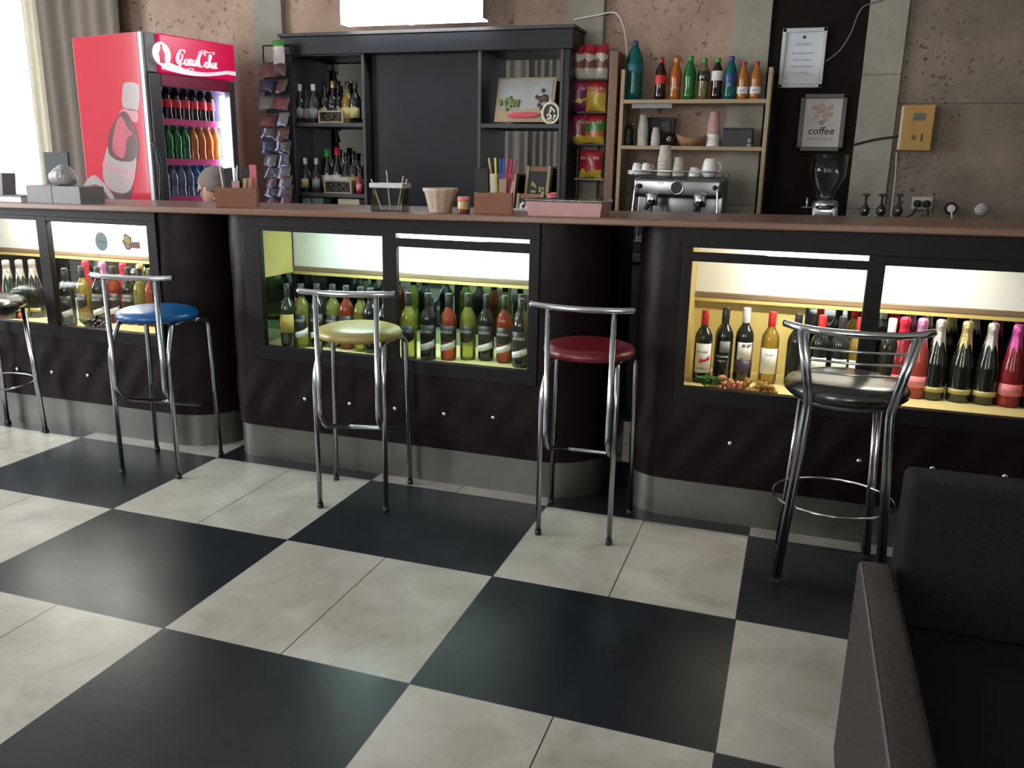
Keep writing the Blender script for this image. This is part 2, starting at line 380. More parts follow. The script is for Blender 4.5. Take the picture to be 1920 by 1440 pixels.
def fillet(P, r, k=5):
    P = [Vector(p) for p in P]; out = [P[0]]
    for i in range(1, len(P) - 1):
        a = (P[i - 1] - P[i]); b = (P[i + 1] - P[i]); q = min(r, a.length * .45, b.length * .45)
        A = P[i] + a.normalized() * q; B = P[i] + b.normalized() * q
        for j in range(k + 1): t = j / k; out.append(A * (1 - t) ** 2 + P[i] * 2 * t * (1 - t) + B * t * t)
    out.append(P[-1]); return out
_tx = {}
def text_verts(s, size, ext=.0004, shear=0, bold=0):
    key = (s, size, ext, shear, bold)
    if key in _tx: return _tx[key]
    c = bpy.data.curves.new('tmp', 'FONT'); c.body = s; c.size = size; c.extrude = ext; c.align_x = 'CENTER'; c.align_y = 'CENTER'; c.shear = shear; c.offset = bold; c.resolution_u = 2
    o = bpy.data.objects.new('tmp', c); COL.objects.link(o); dg = bpy.context.evaluated_depsgraph_get(); dg.update()
    me = bpy.data.meshes.new_from_object(o.evaluated_get(dg)); v = [p.co.copy() for p in me.vertices]; f = [tuple(q.vertices) for q in me.polygons]
    bpy.data.objects.remove(o); bpy.data.meshes.remove(me); bpy.data.curves.remove(c); _tx[key] = (v, f); return v, f
def add_text(mb, s, size, X=None, shear=0, bend=None, z=0, ext=.0004, bold=0):
    """text in the XZ plane facing -Y (bend wraps it round a bottle of that radius)"""
    v, f = text_verts(s, size, ext, shear, bold)
    if bend: w2 = [((bend + .0016 + p.z) * math.sin(p.x / bend), -(bend + .0016 + p.z) * math.cos(p.x / bend), z + p.y) for p in v]
    else: w2 = [(p.x, -p.z, z + p.y) for p in v]
    return mb.add(w2, f, False, X)
def T(x=0, y=0, z=0, rz=0, rx=0, ry=0): return Matrix.Translation((x, y, z)) @ Matrix.Rotation(rz, 4, 'Z') @ Matrix.Rotation(rx, 4, 'X') @ Matrix.Rotation(ry, 4, 'Y')

# ------------------------------------------------------------------ setting
WY = 3.45
struct('floor', MB().box(-5.2, -4.5, -.1, 4.6, WY + .2, 0), m['floor'])
struct('ceiling', MB().box(-5.2, -4.5, 3.3, 4.6, WY + .2, 3.4), m['ceiling'])
b = MB(); b.box(-3.70, WY, 0, 4.6, WY + .15, 3.3); b.box(-5.2, WY, 0, -3.70, WY + .15, .82); b.box(-5.2, WY, 2.95, -3.70, WY + .15, 3.3)
struct('wall_back', b, m['stone_pink'])
struct('wall_left', MB().box(-5.3, -4.5, 0, -5.2, WY + .15, 3.3), m['plaster'])
struct('wall_right', MB().box(4.6, -4.5, 0, 4.7, WY + .15, 3.3), m['plaster'])
struct('wall_rear', MB().box(-5.3, -4.6, 0, 4.7, -4.5, 3.3), m['plaster'])
wn = struct('window_1', MB().box(-5.2, WY + .03, .82, -3.70, WY + .10, .90).box(-5.2, WY + .03, 2.88, -3.70, WY + .10, 2.95).box(-3.76, WY + .03, .9, -3.70, WY + .10, 2.88).box(-4.95, WY + .03, .9, -4.89, WY + .10, 2.88), m['white_board'])
MB().box(-5.2, WY + .06, .9, -3.76, WY + .066, 2.88).build('window_pane', m['pane'], wn)
# stone facings of the back wall
struct('trim_1', MB().box(4.6, WY - .02, 0, 2.17, WY - .001, 3.3), m['stone_brown'])
for i, (a, c) in enumerate(((480, 534), (1070, 1137), (1380, 1451), (1632, 1706))):
    xa = atY(a, 0, WY)[0]; xb = atY(c, 0, WY)[0]
    struct('trim_%d' % (i + 2), MB().box(xa, WY - .05, 0, xb, WY - .001, 3.3, .004), m['stone_grey'])
struct('trim_6', MB().box(atY(1451, 0, WY)[0] + .001, WY - .03, 0, atY(1632, 0, WY)[0] - .001, WY - .001, 3.3), m['dark_panel'])
k_ = 2
for yc, ww in WIN_LEFT:
    q_ = MB(); a, c = yc - ww / 2, yc + ww / 2
    q_.box(-5.199, a - .06, .84, -5.15, c + .06, .89).box(-5.199, a - .06, 2.81, -5.15, c + .06, 2.86).box(-5.199, a - .06, .89, -5.15, a - .005, 2.81).box(-5.199, c + .005, .89, -5.15, c + .06, 2.81).box(-5.199, a, .89, -5.19, c, 2.81)
    struct('window_%d' % k_, q_, m['white_board']); k_ += 1
for xc, ww in WIN_REAR:
    q_ = MB(); a, c = xc - ww / 2, xc + ww / 2
    q_.box(a - .06, -4.499, .94, c + .06, -4.45, .99).box(a - .06, -4.499, 2.71, c + .06, -4.45, 2.76).box(a - .06, -4.499, .99, a - .005, -4.45, 2.71).box(c + .005, -4.499, .99, c + .06, -4.45, 2.71).box(a, -4.499, .99, c, -4.49, 2.71)
    struct('window_%d' % k_, q_, m['white_board']); k_ += 1
def curtain(name, label, x0, x1, y, z0, z1, mat, n=7, amp=.035):
    b = MB()
    for s in (0, .008):
        b.grid(lambda u, v: (x0 + (x1 - x0) * u, y + s + amp * math.sin(u * n * 2 * PI) * (1 - .25 * math.sin(v * 2)) + .01 * math.sin(u * 23 + v * 3), z0 + (z1 - z0) * v), n * 8, 8)
    return tag(b.build(name, mat), label, 'curtain')
curtain('window_curtain', 'pale cream curtain edge hanging beside the bright window', -3.88, -3.68, WY - .10, .3, 3.2, m['curtain'], 3)
curtain('window_curtain', 'dim greyish beige curtain between the cream curtain and the red fridge', -3.69, -2.95, WY - .15, .3, 3.2, m['curtain_dim'], 5, .03)

curtain('window_curtain', 'beige curtain beside a rear window, behind the viewer', -2.3, -1.72, -4.38, .3, 3.1, m['curtain_dim'], 5)
curtain('window_curtain', 'beige curtain at the far left of the rear wall, behind the viewer', -4.6, -2.4, -4.38, .3, 3.1, m['curtain_dim'], 12)
# ------------------------------------------------------------------ bar
YB = 1.428; ZF = .55
def ZTf(x): return 1.178 + (x + 1.4) * .0122     # the long worktop runs very slightly out of level
bays = []
def quarter(cx, cy, r, a0, a1, n=8): return [(cx + r * math.cos(math.radians(a0 + (a1 - a0) * i / n)), cy + r * math.sin(math.radians(a0 + (a1 - a0) * i / n))) for i in range(n + 1)]
def strip(mb, path, z0, z1, t, amp=0, nz=1, ph=0):
    """upright sheet following an XY path, thickness t behind it, optional soft creases"""
    P = [Vector((x, y, 0)) for x, y in path]; n = len(P); L = [0]
    for i in range(1, n): L.append(L[-1] + (P[i] - P[i - 1]).length)
    nor = []
    for i in range(n):
        d = (P[min(i + 1, n - 1)] - P[max(i - 1, 0)]).normalized(); nor.append(Vector((d.y, -d.x, 0)))
    def f(k):
        def g(u, v):
            i = round(u * (n - 1)); o = 0
            if amp and k == 0:
                s = L[i]; o = amp * math.sin(PI * v) * (.5 + .5 * math.sin(s * 17 + ph + 5 * v)) + amp * .6 * math.sin(s * 41 - v * 9 + ph)* math.sin(PI * v)
            p = P[i] + nor[i] * (o - (t if k else 0)); return (p.x, p.y, z0 + (z1 - z0) * v)
        return g
    mb.grid(f(0), n - 1, nz); mb.grid(f(1), n - 1, nz)
    for z in (z0, z1):
        v = []; fc = []
        for i in range(n): v += [(P[i].x, P[i].y, z), ((P[i] - nor[i] * t).x, (P[i] - nor[i] * t).y, z)]
        mb.add(v, [(2 * i, 2 * i + 2, 2 * i + 3, 2 * i + 1) for i in range(n - 1)])
    return mb
def dense(path, st=.03):
    out = [path[0]]
    for a, c in zip(path, path[1:]):
        k = max(1, int(math.hypot(c[0] - a[0], c[1] - a[1]) / st))
        for j in range(1, k + 1): out.append((a[0] + (c[0] - a[0]) * j / k, a[1] + (c[1] - a[1]) * j / k))
    return out
def bay(label, x0, x1, rl, rr, wins, studs, tube, tm, tint, yback=None, side=None):
    t = thing('bar_display_cabinet', label, 'bar cabinet', ((x0 + x1) / 2, YB, 0), 0, 'display cabinets under the bar counter')
    ox = (x0 + x1) / 2; YE = 2.0
    def B(name, mb, mat, par=t):
        mb.v = [(p[0] - ox, p[1] - YB, p[2] if p[2] < 1.155 else ZTf(p[0]) - .0285) for p in mb.v]; return mb.build(name, mat, par)
    left = ([(x0 - rl, YE)] + quarter(x0, YB + rl, rl, 180, 270)) if rl else [(x0, YB)]
    right = (quarter(x1, YB + rr, rr, 270, 360) + [(x1 + rr, YE)]) if rr else [(x1, YB)]
    kp = [(x, y + .012) for x, y in left] + [(x, y + .012) for x, y in right]
    B('kick_plate', strip(MB(), dense(kp, .08), 0, .172, .012), m['steel'])
    B('padded_panel', strip(MB(), dense(left + right), .165, .505, .02, .007, 10, x0 * 3), m['leather'])
    xa = wins[0][0]; xb = wins[-1][1]
    if rl: B('curved_end_panel', strip(MB(), dense(left + [(x0 + .03, YB)]), .50, 1.165, .02, .004, 12, x0), m['leather'])
    if rr: B('curved_end_panel', strip(MB(), dense([(x1 - .03, YB)] + right), .50, 1.165, .02, .004, 12, x1), m['leather'])
    # window frame
    fr = MB(); y0 = YB - .012; y1 = YB + .022
    L = x0 + .02 if rl else x0; R = x1 - .02 if rr else x1
    fr.box(L, y0, .497, R, y1, .562, .003); fr.box(L, y0, 1.108, R, y1, 1.166, .003)
    edges = [L] + [q for wd in wins for q in wd[:2]] + [R]
    for i in range(0, len(edges), 2): fr.box(edges[i], y0, .56, edges[i + 1], y1, 1.11, .003)
    for a, c, zt, slit in wins:
        fr.box(a - .001, y0, zt, c + .001, y1, 1.090 if slit else 1.11, .003)
    B('window_frame', fr, m['frame'])
    for a, c, zt, slit in wins: B('window_pane', MB().box(a - .01, YB + .004, .555, c + .01, YB + .009, zt + .005), m['pane'])
    # interior
    D = 1.84; IL = L + .012; IR = R - .012
    B('interior_floor', MB().box(IL, YB + .022, ZF - .02, IR, D + .01, ZF), m['cream'])
    B('interior_back_panel', MB().box(IL, D - .035, .890, IR, D + .01, 1.15), m['white_board'])
    B('interior_ceiling', MB().box(IL, YB + .022, 1.140, IR, D + .01, 1.152), m['white_board'])
    B('back_ledge', MB().box(IL, D - .05, .868, IR, D - .001, .890, .003), m['ledge'])
    B('ledge_lip', MB().box(IL, D - .045, .850, IR, D - .001, .868, .002), m['yellow'])
    mx0 = IL if not yback else yback
    B('back_mirror', MB().box(mx0, D, ZF, IR, D + .01, .86), tint)
    if yback: B('yellow_back_board', MB().box(IL, D, ZF, mx0, D + .01, .86), m['yellow'])
    if side:
        B('side_board', MB().box(IL - .005, YB + .022, .86, IL + .003, D - .05, 1.15), m['yellow'])
        B('side_mirror', MB().box(IL - .005, YB + .022, ZF, IL + .002, D - .05, .86), tint)
    else: B('side_board', MB().box(IL - .005, YB + .022, ZF, IL + .003, D, 1.15), m['yellow'])
    B('side_board', MB().box(IR - .003, YB + .022, ZF, IR + .005, D, 1.15), m['yellow'])
    B('rear_casing', MB().box(L, D + .012, .02, R, D + .03, 1.16), m['frame'])
    lt = B('lamp_tube', MB().tube([(tube[0], YB + .075, 1.117), (tube[1], YB + .075, 1.117)], .013), tm)
    lb = MB().box(tube[0] - .03, YB + .055, 1.132, tube[1] + .03, YB + .095, 1.149, .002)
    for xx in tube: lb.box(xx - .012, YB + .062, 1.102, xx + .012, YB + .088, 1.134, .002)
    B('lamp_holder', lb, m['white_board'])
    for px, py in studs:
        p = atY(px, py, YB - .005)
        B('stud', MB().sphere((p[0], YB - .006, p[2]), .011, sy=.7, n=10), m['chrome'])
    return t
bay('dark bar cabinet at the left end with bottles and two stickers on its window', -3.6, -1.12, 0, .25,
    [(-2.56, -1.868, 1.088, 0), (-1.802, -1.195, 1.086, 0)], [(33, 692), (98, 698), (165, 704)], (-2.35, -1.42), TUBE_N, m['mirror'])
bay('dark bar cabinet in the middle with greenish lit wine bottles behind the yellow stool', -.68, .77, .12, .25,
    [(-.572, .043, 1.092, 0), (.108, .705, 1.052, 1)], [(572, 748), (656, 757), (741, 766), (833, 776), (925, 783)], (-.30, .50), TUBE_C, m['mirror_green'], side=True)
bay('dark bar cabinet at the right end with warm lit wine and sparkling bottles', 1.30, 4.3, .17, 0,
    [(1.355, 1.978, 1.056, 1), (2.036, 2.85, 1.076, 0)], [(1369, 831), (1611, 864), (1748, 878), (1884, 893)], (1.62, 2.30), TUBE_W, m['mirror'], yback=1.79)
b = MB(); b.box(-3.7, YB - .058, -.028, 4.35, 1.99, 0, .006); b.v = [(x, y, z + ZTf(x)) for x, y, z in b.v]
tag(b.build('bar_counter', m['counter']), 'long brown wooden worktop running along the whole bar', 'counter')

# ------------------------------------------------------------------ stools
def stool(color_mat, label, c, ang, group='round bar stools with a plain rail'):
    t = thing('bar_stool', label, 'bar stool', (c[0], c[1], 0), math.radians(ang), group)
    R_ = .0105
    s = MB(); s.lathe([(.0, .700), (.135, .700), (.165, .703), (.174, .712), (.176, .722), (.168, .736), (.14, .746), (.07, .751), (0, .752)], 36)
    s.build('seat', color_mat, t)
    u = MB(); u.lathe([(0, .688), (.10, .688), (.10, .700), (0, .700)], 20)
    for sx in (-1, 1): u.tube([(sx * .12, -.09, .690), (sx * .13, 0, .690), (sx * .15, .1, .690)], .009)
    u.build('seat_support', m['dchrome'], t)
    for sx in (-1, 1):
        near = fillet([(sx * .140, -.158, .012), (sx * .142, -.162, .570), (sx * .128, -.10, .690), (sx * .12, -.07, .690)], .05)
        l = MB().tube(near, R_, 12).build('leg', m['dchrome'], t); MB().lathe([(0, 0), (.013, 0), (.013, .02), (0, .02)], 12, T(sx * .140, -.158, 0)).build('leg_tip', m['black_rubber'], l)
        far = fillet([(sx * .170, .160, .012), (sx * .160, .150, .665), (sx * .150, .105, .690), (sx * .145, .06, .690)], .04)
        l = MB().tube(far, R_, 12).build('leg', m['dchrome'], t); MB().lathe([(0, 0), (.013, 0), (.013, .02), (0, .02)], 12, T(sx * .170, .160, 0)).build('leg_tip', m['black_rubber'], l)
    loop = [(-.121, -.178, .895), (-.118, -.176, .40), (-.118, -.12, .345), (-.12, .10, .275), (-.10, .145, .262), (.10, .145, .262), (.12, .10, .275), (.118, -.12, .345), (.118, -.176, .40), (.121, -.178, .895)]
    MB().tube(fillet(loop, .04), R_, 12).build('backrest_post_and_footrest', m['dchrome'], t)
    rail = smooth_path([(-.192, -.165, .908), (-.12, -.183, .906), (0, -.192, .904), (.12, -.183, .906), (.192, -.165, .908)], 5)
    q = MB().tube(rail, .0125, 12); q.v = [(x, y, .905 + (z - .905) * .95) for x, y, z in q.v]
    q.build('back_rail', m['chrome'], t)
    return t
stool(m['blue_seat'], 'chrome bar stool with round blue seat', (-.974, 1.192), 8.4)
stool(m['yellow_seat'], 'chrome bar stool with round pale yellow seat', (.053, 1.179), 12.8)
stool(m['red_seat'], 'chrome bar stool with round dark red seat', (1.013, 1.229), 1.8)
def stool2(label, c, ang):
    t = thing('bar_stool', label, 'bar stool', (c[0], c[1], 0), math.radians(ang), 'bar stools with a black seat and ring footrest')
    s = MB(); s.lathe([(0, .655), (.15, .655), (.185, .660), (.200, .674), (.202, .690), (.192, .708), (.15, .722), (.08, .727), (0, .728)], 40)
    s.build('seat', m['black_seat'], t)
    MB().lathe([(0, .642), (.16, .642), (.16, .656), (0, .656)], 24).build('seat_support', m['darkgrey'], t)
    legs = {(-1, -1): (-.168, -.150), (1, -1): (.168, -.150), (-1, 1): (-.155, .150), (1, 1): (.155, .150)}
    for (sx, sy), (fx, fy) in legs.items():
        tx, ty = sx * .125, sy * .135
        l = MB()
        for k in (-1, 1):
            o = k * .0075
            top = (tx + o, ty, .655) if sy > 0 else (tx + o, ty - .02, .655)
            P = [(fx + o, fy, .01), top]
            if sy < 0: P += [(tx + o - sx * -.012, -.185, .73), (tx + o + sx * .045, -.195, .905)]
            l.tube(fillet(P, .08) if len(P) > 2 else P, .0085, 10)
        lo = l.build('leg', m['dchrome'], t)
        MB().box(fx - .018, fy - .011, 0, fx + .018, fy + .011, .018, .003).build('leg_tip', m['black_rubber'], lo)
    MB().tube([(.205 * math.cos(a * PI / 24), .19 * math.sin(a * PI / 24) + .0, .285) for a in range(48)], .0045, 8, closed=True).build('foot_ring', m['chrome'], t)
    br = MB()
    for (fx, fy) in legs.values(): br.tube([(fx * .93, fy * .95, .285), (fx * 1.0 * .205 / math.hypot(fx, fy), fy * .2 / math.hypot(fx, fy), .285)], .0045, 8)
    br.build('ring_bracket', m['chrome'], t)
    for i, z in enumerate((.775, .812, .850)):
        hw = .133 + (z - .775) * .2
        MB().tube(smooth_path([(-hw, -.188, z), (0, -.205, z), (hw, -.188, z)], 6), .0042, 8).build('back_slat', m['chrome'], t)
    MB().tube(smooth_path([(-.222, -.13, .915), (-.17, -.185, .912), (-.08, -.21, .908), (.08, -.21, .908), (.17, -.185, .912), (.222, -.13, .915)], 5), .0125, 12).build('back_rail', m['chrome'], t)
    return t
stool2('chrome bar stool with black seat, slatted back and ring footrest behind the sofa', (1.935, 1.14), 2)
stool2('chrome bar stool with black seat cut off by the left edge of the view', (-2.07, 1.22), -8)

# ------------------------------------------------------------------ sofa
t = thing('sofa', 'dark brown faux leather sofa with charcoal back at the right front', 'sofa', (2.9, -.3, 0))
def SB(name, mb, mat, par=t):
    mb.v = [(p[0] - 2.9, p[1] + .3, p[2]) for p in mb.v]; return mb.build(name, mat, par)
def slab(x0, y0, z0, x1, y1, z1, r, puff=0):
    b = MB(); b.box(x0, y0, z0, x1, y1, z1, r, seg=4); return b
SB('armrest', slab(1.93, -.85, .05, 2.005, .045, .553, .014), m['sofa'])
SB('armrest', slab(3.75, -.85, .05, 3.825, .045, .553, .014), m['sofa'])
SB('piping', MB().tube(fillet([(1.936, .035, .08), (1.936, .040, .550), (1.936, -.845, .550), (1.936, -.846, .08)], .02), .0035, 6), m['piping'])
SB('backrest', slab(2.012, .03, .10, 3.745, .16, .752, .02), m['sofa_back'])
SB('seat_base', slab(2.008, -.82, .05, 3.747, .028, .27, .01), m['sofa'])
SB('seat_cushion', slab(2.012, -.84, .272, 3.743, .026, .425, .03), m['sofa_back'])
for x in (1.97, 3.78):
    for y in (-.8, 0): SB('leg', MB().lathe([(.018, 0), (.022, .052)], 12, T(x, y, 0)), m['black'])

# ------------------------------------------------------------------ bottles
WINE = [(0, .004), (.030, 0), (.0345, .005), (.0355, .02), (.0355, .180), (.033, .198), (.024, .216), (.0155, .230), (.0138, .245), (.0135, .292), (0, .293)]
CHAMP = [(0, .004), (.038, 0), (.043, .006), (.0435, .02), (.0435, .125), (.040, .155), (.031, .195), (.021, .235), (.0165, .26), (.016, .285), (.017, .30), (0, .302)]
_cache = {}
def shared(key, fn):
    if key not in _cache: _cache[key] = fn()
    return _cache[key]
def cmesh(key, name, mb_fn, mat): return shared(('mesh', key), lambda: mb_fn().mesh(name, mat))
def wine(label, pos, body, cap, lab=None, rz=0, scale=1.0, group=None, name='wine_bottle', cat='wine bottle', plain=False):
    t = thing(name, label, cat, pos, rz, group); t.scale = (scale,) * 3
    link('glass_body', cmesh(('wb', body), 'wine_body', lambda: MB().lathe(WINE, 22), m[body]), t)
    def cap_(): return MB().lathe([(0, .2965), (.0135, .2965), (.0152, .294), (.0152, .240), (.0146, .236)], 18)
    link('capsule', cmesh(('wc', cap), 'capsule', cap_, m[cap]), t)
    r = .0355
    if lab == 'band':      # black upper label with a white slanting band below
        lo = link('label', cmesh('lb1', 'label', lambda: MB().arc(r, -75, 75, lambda k: .092 - .012 * k, lambda k: .158), m['lab_black']), t)
        link('lettering', shared('lt1', lambda: add_text(MB(), 'ACORD', .016, bend=r, z=.128).mesh('lettering', m['lab_white'])), lo)
        link('label_band', cmesh('lb2', 'band', lambda: MB().arc(r, -75, 75, lambda k: .040 + .022 * k ** 1.5, lambda k: .066 + .030 * k ** 1.5), m['lab_white']), t)
    elif lab == 'shield':
        lo = link('label', cmesh('ls1', 'label', lambda: MB().arc(r, -62, 62, lambda k: .094 - .016 * math.sin(PI * k), lambda k: .150 + .006 * math.sin(PI * k)), m['lab_black']), t)
        link('lettering', shared('lt1', lambda: None) , lo) if False else link('lettering', shared('lt2', lambda: add_text(MB(), 'ACORD', .016, bend=r, z=.128).mesh('lettering', m['lab_white'])), lo)
    elif lab == 'shieldband':
        lo = link('label', cmesh('ls1', 'label', lambda: MB().arc(r, -62, 62, lambda k: .094 - .016 * math.sin(PI * k), lambda k: .150 + .006 * math.sin(PI * k)), m['lab_black']), t)
        link('lettering', shared('lt2', lambda: add_text(MB(), 'ACORD', .016, bend=r, z=.128).mesh('lettering', m['lab_white'])), lo)
        link('label_band', cmesh('lb2', 'band', lambda: MB().arc(r, -75, 75, lambda k: .040 + .022 * k ** 1.5, lambda k: .066 + .030 * k ** 1.5), m['lab_white']), t)
    elif lab == 'yellow':
        lo = link('label', cmesh('ly', 'label', lambda: MB().arc(r, -80, 80, lambda k: .072, lambda k: .158), m['lab_yellow']), t)
        link('emblem', cmesh('lye', 'emblem', lambda: MB().tube([(.014 * math.cos(a), -.0367 + .004 * (math.cos(a)) ** 2, .115 + .007 * math.sin(a)) for a in [i * PI / 8 for i in range(16)]], .0008, 6, closed=True), m['ink']), lo)
    elif lab == 'stripe':
        lo = link('label', cmesh('lst', 'label', lambda: MB().arc(r, -45, 70, lambda k: .045, lambda k: .165), m['lab_white']), t)
        link('lettering', shared('lst_t', lambda: add_text(add_text(MB(), 'Pastoral', .013, bend=r, z=.132, shear=.3), 'RESERVA', .008, bend=r, z=.062).mesh('lettering', m['ink'])), lo)
        link('red_flourish', cmesh('lst_f', 'flourish', lambda: MB().arc(r + .0008, -15, 55, lambda k: .085 + .012 * k, lambda k: .095 + .018 * k ** .7 + .004 * math.sin(9 * k)), m['lab_red']), lo)
    elif lab == 'greybox':
        lo = link('label', cmesh('lgb', 'label', lambda: MB().arc(r, -20, 45, lambda k: .120, lambda k: .165), m['ink_grey']), t)
        link('lettering', shared('lgb_t', lambda: add_text(add_text(MB(), 'Cuvinte', .015, bend=r, z=.104), 'MERLOT', .008, bend=r, z=.085).mesh('lettering', m['lab_white'])), lo)
    elif lab == 'picture':
        lo = link('label', cmesh('lp', 'label', lambda: MB().arc(r, -40, 60, lambda k: .092, lambda k: .162), m['lab_white']), t)
        link('picture', cmesh('lp2', 'picture', lambda: MB().arc(r + .0008, -10, 12, lambda k: .145, lambda k: .157).arc(r + .0008, 20, 50, lambda k: .140 + .01 * k, lambda k: .158).arc(r + .0008, -20, 5, lambda k: .094, lambda k: .108), m['ink_grey']), lo)
        link('lower_label', cmesh('lp3', 'lower_label', lambda: MB().arc(r, -60, 80, lambda k: .040, lambda k: .090), m['lab_blue']), t)
    elif lab == 'white':
        lo = link('label', cmesh('lw', 'label', lambda: MB().arc(r, -60, 60, lambda k: .045, lambda k: .150), m['lab_white']), t)
        link('lettering', shared('lw_t', lambda: add_text(add_text(MB(), 'VIN ALB', .009, bend=r, z=.125), 'sec', .008, bend=r, z=.095).mesh('lettering', m['ink_grey'])), lo)
    elif lab == 'smallwhite':
        link('label', cmesh('lsw', 'label', lambda: MB().arc(r, -50, 50, lambda k: .065, lambda k: .130), m['lab_white']), t)
    return t
def champagne(label, pos, body, foil, lab='lab_white', text=None, rz=0, group=None, cat='sparkling wine bottle', scale=1.0):
    t = thing('sparkling_wine_bottle', label, cat, pos, rz, group); t.scale = (scale,) * 3
    link('glass_body', cmesh(('cb', body), 'champ_body', lambda: MB().lathe(CHAMP, 22), m[body]), t)
    def foil_():
        pr = [(.0315, .185), (.0255, .215), (.0205, .245), (.0178, .27), (.0185, .278), (.0195, .288), (.0192, .300), (.0165, .308), (.010, .311), (0, .312)]
        return MB().lathe(pr, 30, wob=lambda i, a, r, z: (r * (1 + .06 * math.sin(7 * a) * max(0, 1 - i / 5)), z - (.010 * (1 + math.sin(3 * a)) if i == 0 else 0)))
    link('foil_capsule', cmesh(('cf', foil), 'foil', foil_, m[foil]), t)
    if lab:
        big = lab in ('lab_pink', 'lab_red')
        lo = link('label', cmesh(('cl', lab), 'label', (lambda: MB().arc(.0435, -70, 70, lambda k: .045 if big else .034, lambda k: .09 if big else .054)), m[lab]), t)
        if text: link('lettering', shared(('ct', text), lambda: add_text(MB(), text, .013, bend=.0440, z=.064).mesh('lettering', m['ink_grey'])), lo)
    return t
def base(px, py, zf=ZF, r=.036):
    p = atZ(px, py, zf); d = p - CAM; d[2] = 0; d /= np.linalg.norm(d); p = p + d * r
    lo, hi = YB + .030 + r, 1.66
    if not lo <= p[1] <= hi: Yc = min(max(p[1], lo), hi); q = atY(px, py - 30, Yc); p = np.array([q[0], Yc, zf])
    return (p[0], p[1], zf)
G = 'wine bottles in the middle cabinet'
MWL = 'in the middle cabinet, left window'; MWR = 'in the middle cabinet, right window'
for px, py, body, cap, lab, lb in [
    (541, 655, 'dgreen', 'cap_black', 'yellow', 'dark wine bottle with a yellow label at the far left of the middle cabinet'),
    (569, 652, 'ygreen', 'cap_black', 'shieldband', 'yellow-green wine bottle with black label next to the yellow-labelled bottle'),
    (598, 652, 'dglass', 'cap_black', 'band', 'dark wine bottle with white slanted band, third from the left in the middle cabinet'),
    (627, 653, 'ygreen', 'cap_black', 'shield', 'yellow-green wine bottle just left of the yellow seat, ' + MWL),
    (652, 656, 'rose', 'cap_black', 'band', 'rose wine bottle half hidden behind the yellow seat ' + MWL),
    (679, 660, 'ygreen', 'cap_black', None, 'plain yellow-green wine bottle behind the yellow seat ' + MWL),
    (697, 663, 'dglass', 'cap_black', None, 'dark wine bottle behind the yellow seat ' + MWL),
    (724, 671, 'dglass', 'cap_black', 'band', 'dark wine bottle partly hidden by the mullion of the middle cabinet'),
    (767, 678, 'ygreen', 'cap_black', 'shield', 'yellow-green wine bottle with black label, leftmost ' + MWR),
    (803, 676, 'dglass', 'cap_black', 'band', 'dark wine bottle with white slanted band, second from left ' + MWR),
    (841, 677, 'rose', 'cap_black', 'band', 'rose wine bottle with orange base in the centre ' + MWR),
    (877, 676, 'ygreen', 'cap_black', 'shield', 'yellow-green wine bottle right of the rose bottle ' + MWR),
    (911, 678, 'dglass', 'cap_black', 'band', 'dark banded wine bottle fifth from left ' + MWR),
    (945, 682, 'rose', 'cap_black', 'band', 'rose wine bottle near the right end ' + MWR),
    (961, 672, 'ygreen', 'cap_black', 'smallwhite', 'yellow-green bottle behind the last dark one ' + MWR),
    (975, 691, 'dglass', 'cap_black', 'band', 'dark wine bottle at the far right of the middle cabinet')]:
    if px == 961: wine(lb, (.60, 1.66, ZF), body, cap, lab, 0, 1, G)
    else: wine(lb, base(px, py), body, cap, lab, 0, 1.0, G)
G = 'bottles in the left cabinet'
for px, py, body, cap, lab, lb in [
    (129, 612, 'dglass', 'cap_black', 'band', 'dark wine bottle with white band, leftmost in the stickered window of the left cabinet'),
    (163, 606, 'ygreen', 'cap_black', 'shield', 'yellow-green wine bottle with black label under the round sticker'),
    (192, 608, 'dglass', 'cap_black', 'band', 'dark wine bottle behind the dark grapes in the left cabinet'),
    (217, 604, 'rose', 'cap_black', 'band', 'rose wine bottle right of the dark grapes in the left cabinet'),
    (245, 603, 'dglass', 'cap_black', 'band', 'dark wine bottle behind the post of the blue stool'),
    (266, 606, 'ygreen', 'cap_black', None, 'yellow-green wine bottle near the right edge of the left cabinet'),
    (287, 606, 'rose', 'cap_black', None, 'wine bottle cut by the right frame of the left cabinet')]:
    wine(lb, base(px, py), body, cap, lab, 0, 1.0, G)
for x, body, foil, lb in [
    (-1.88, 'pinkwine', 'foil_red', 'sparkling bottle with red foil in the back row beside the mullion of the left cabinet'),
    (-1.765, 'pinkwine', 'foil_violet', 'sparkling bottle with violet foil in the back row of the left cabinet'),
    (-1.63, 'pinkwine', 'foil_red', 'sparkling bottle with red foil behind the yellow-green bottle in the left cabinet'),
    (-1.52, 'gold_liquid', 'foil_gold', 'sparkling bottle with gold foil in the back row of the left cabinet')]:
    champagne(lb, (x, 1.71, ZF), body, foil, None, group=G)
for px, py, body, foil, lb in [
    (-8, 603, 'pinkwine', 'foil_magenta', 'pink sparkling bottle at the left edge of the view'),
    (24, 598, 'dgreen', 'foil_silver', 'dark sparkling bottle with silver foil behind the strawberries in the left cabinet'),
    (48, 597, 'dgreen', 'foil_silver', 'dark sparkling bottle with silver foil, middle of three in the left cabinet'),
    (72, 596, 'dglass', 'foil_silver', 'dark sparkling bottle with silver foil beside the left cabinet mullion')]:
    champagne(lb, base(px, py, r=.043), body, foil, 'lab_gold', group=G)
G = 'bottles in the right cabinet'
wine('dark wine bottle with red capsule and white label at the left of the right cabinet', base(1313, 719), 'dglass', 'cap_red', 'stripe', 0, 1, G)
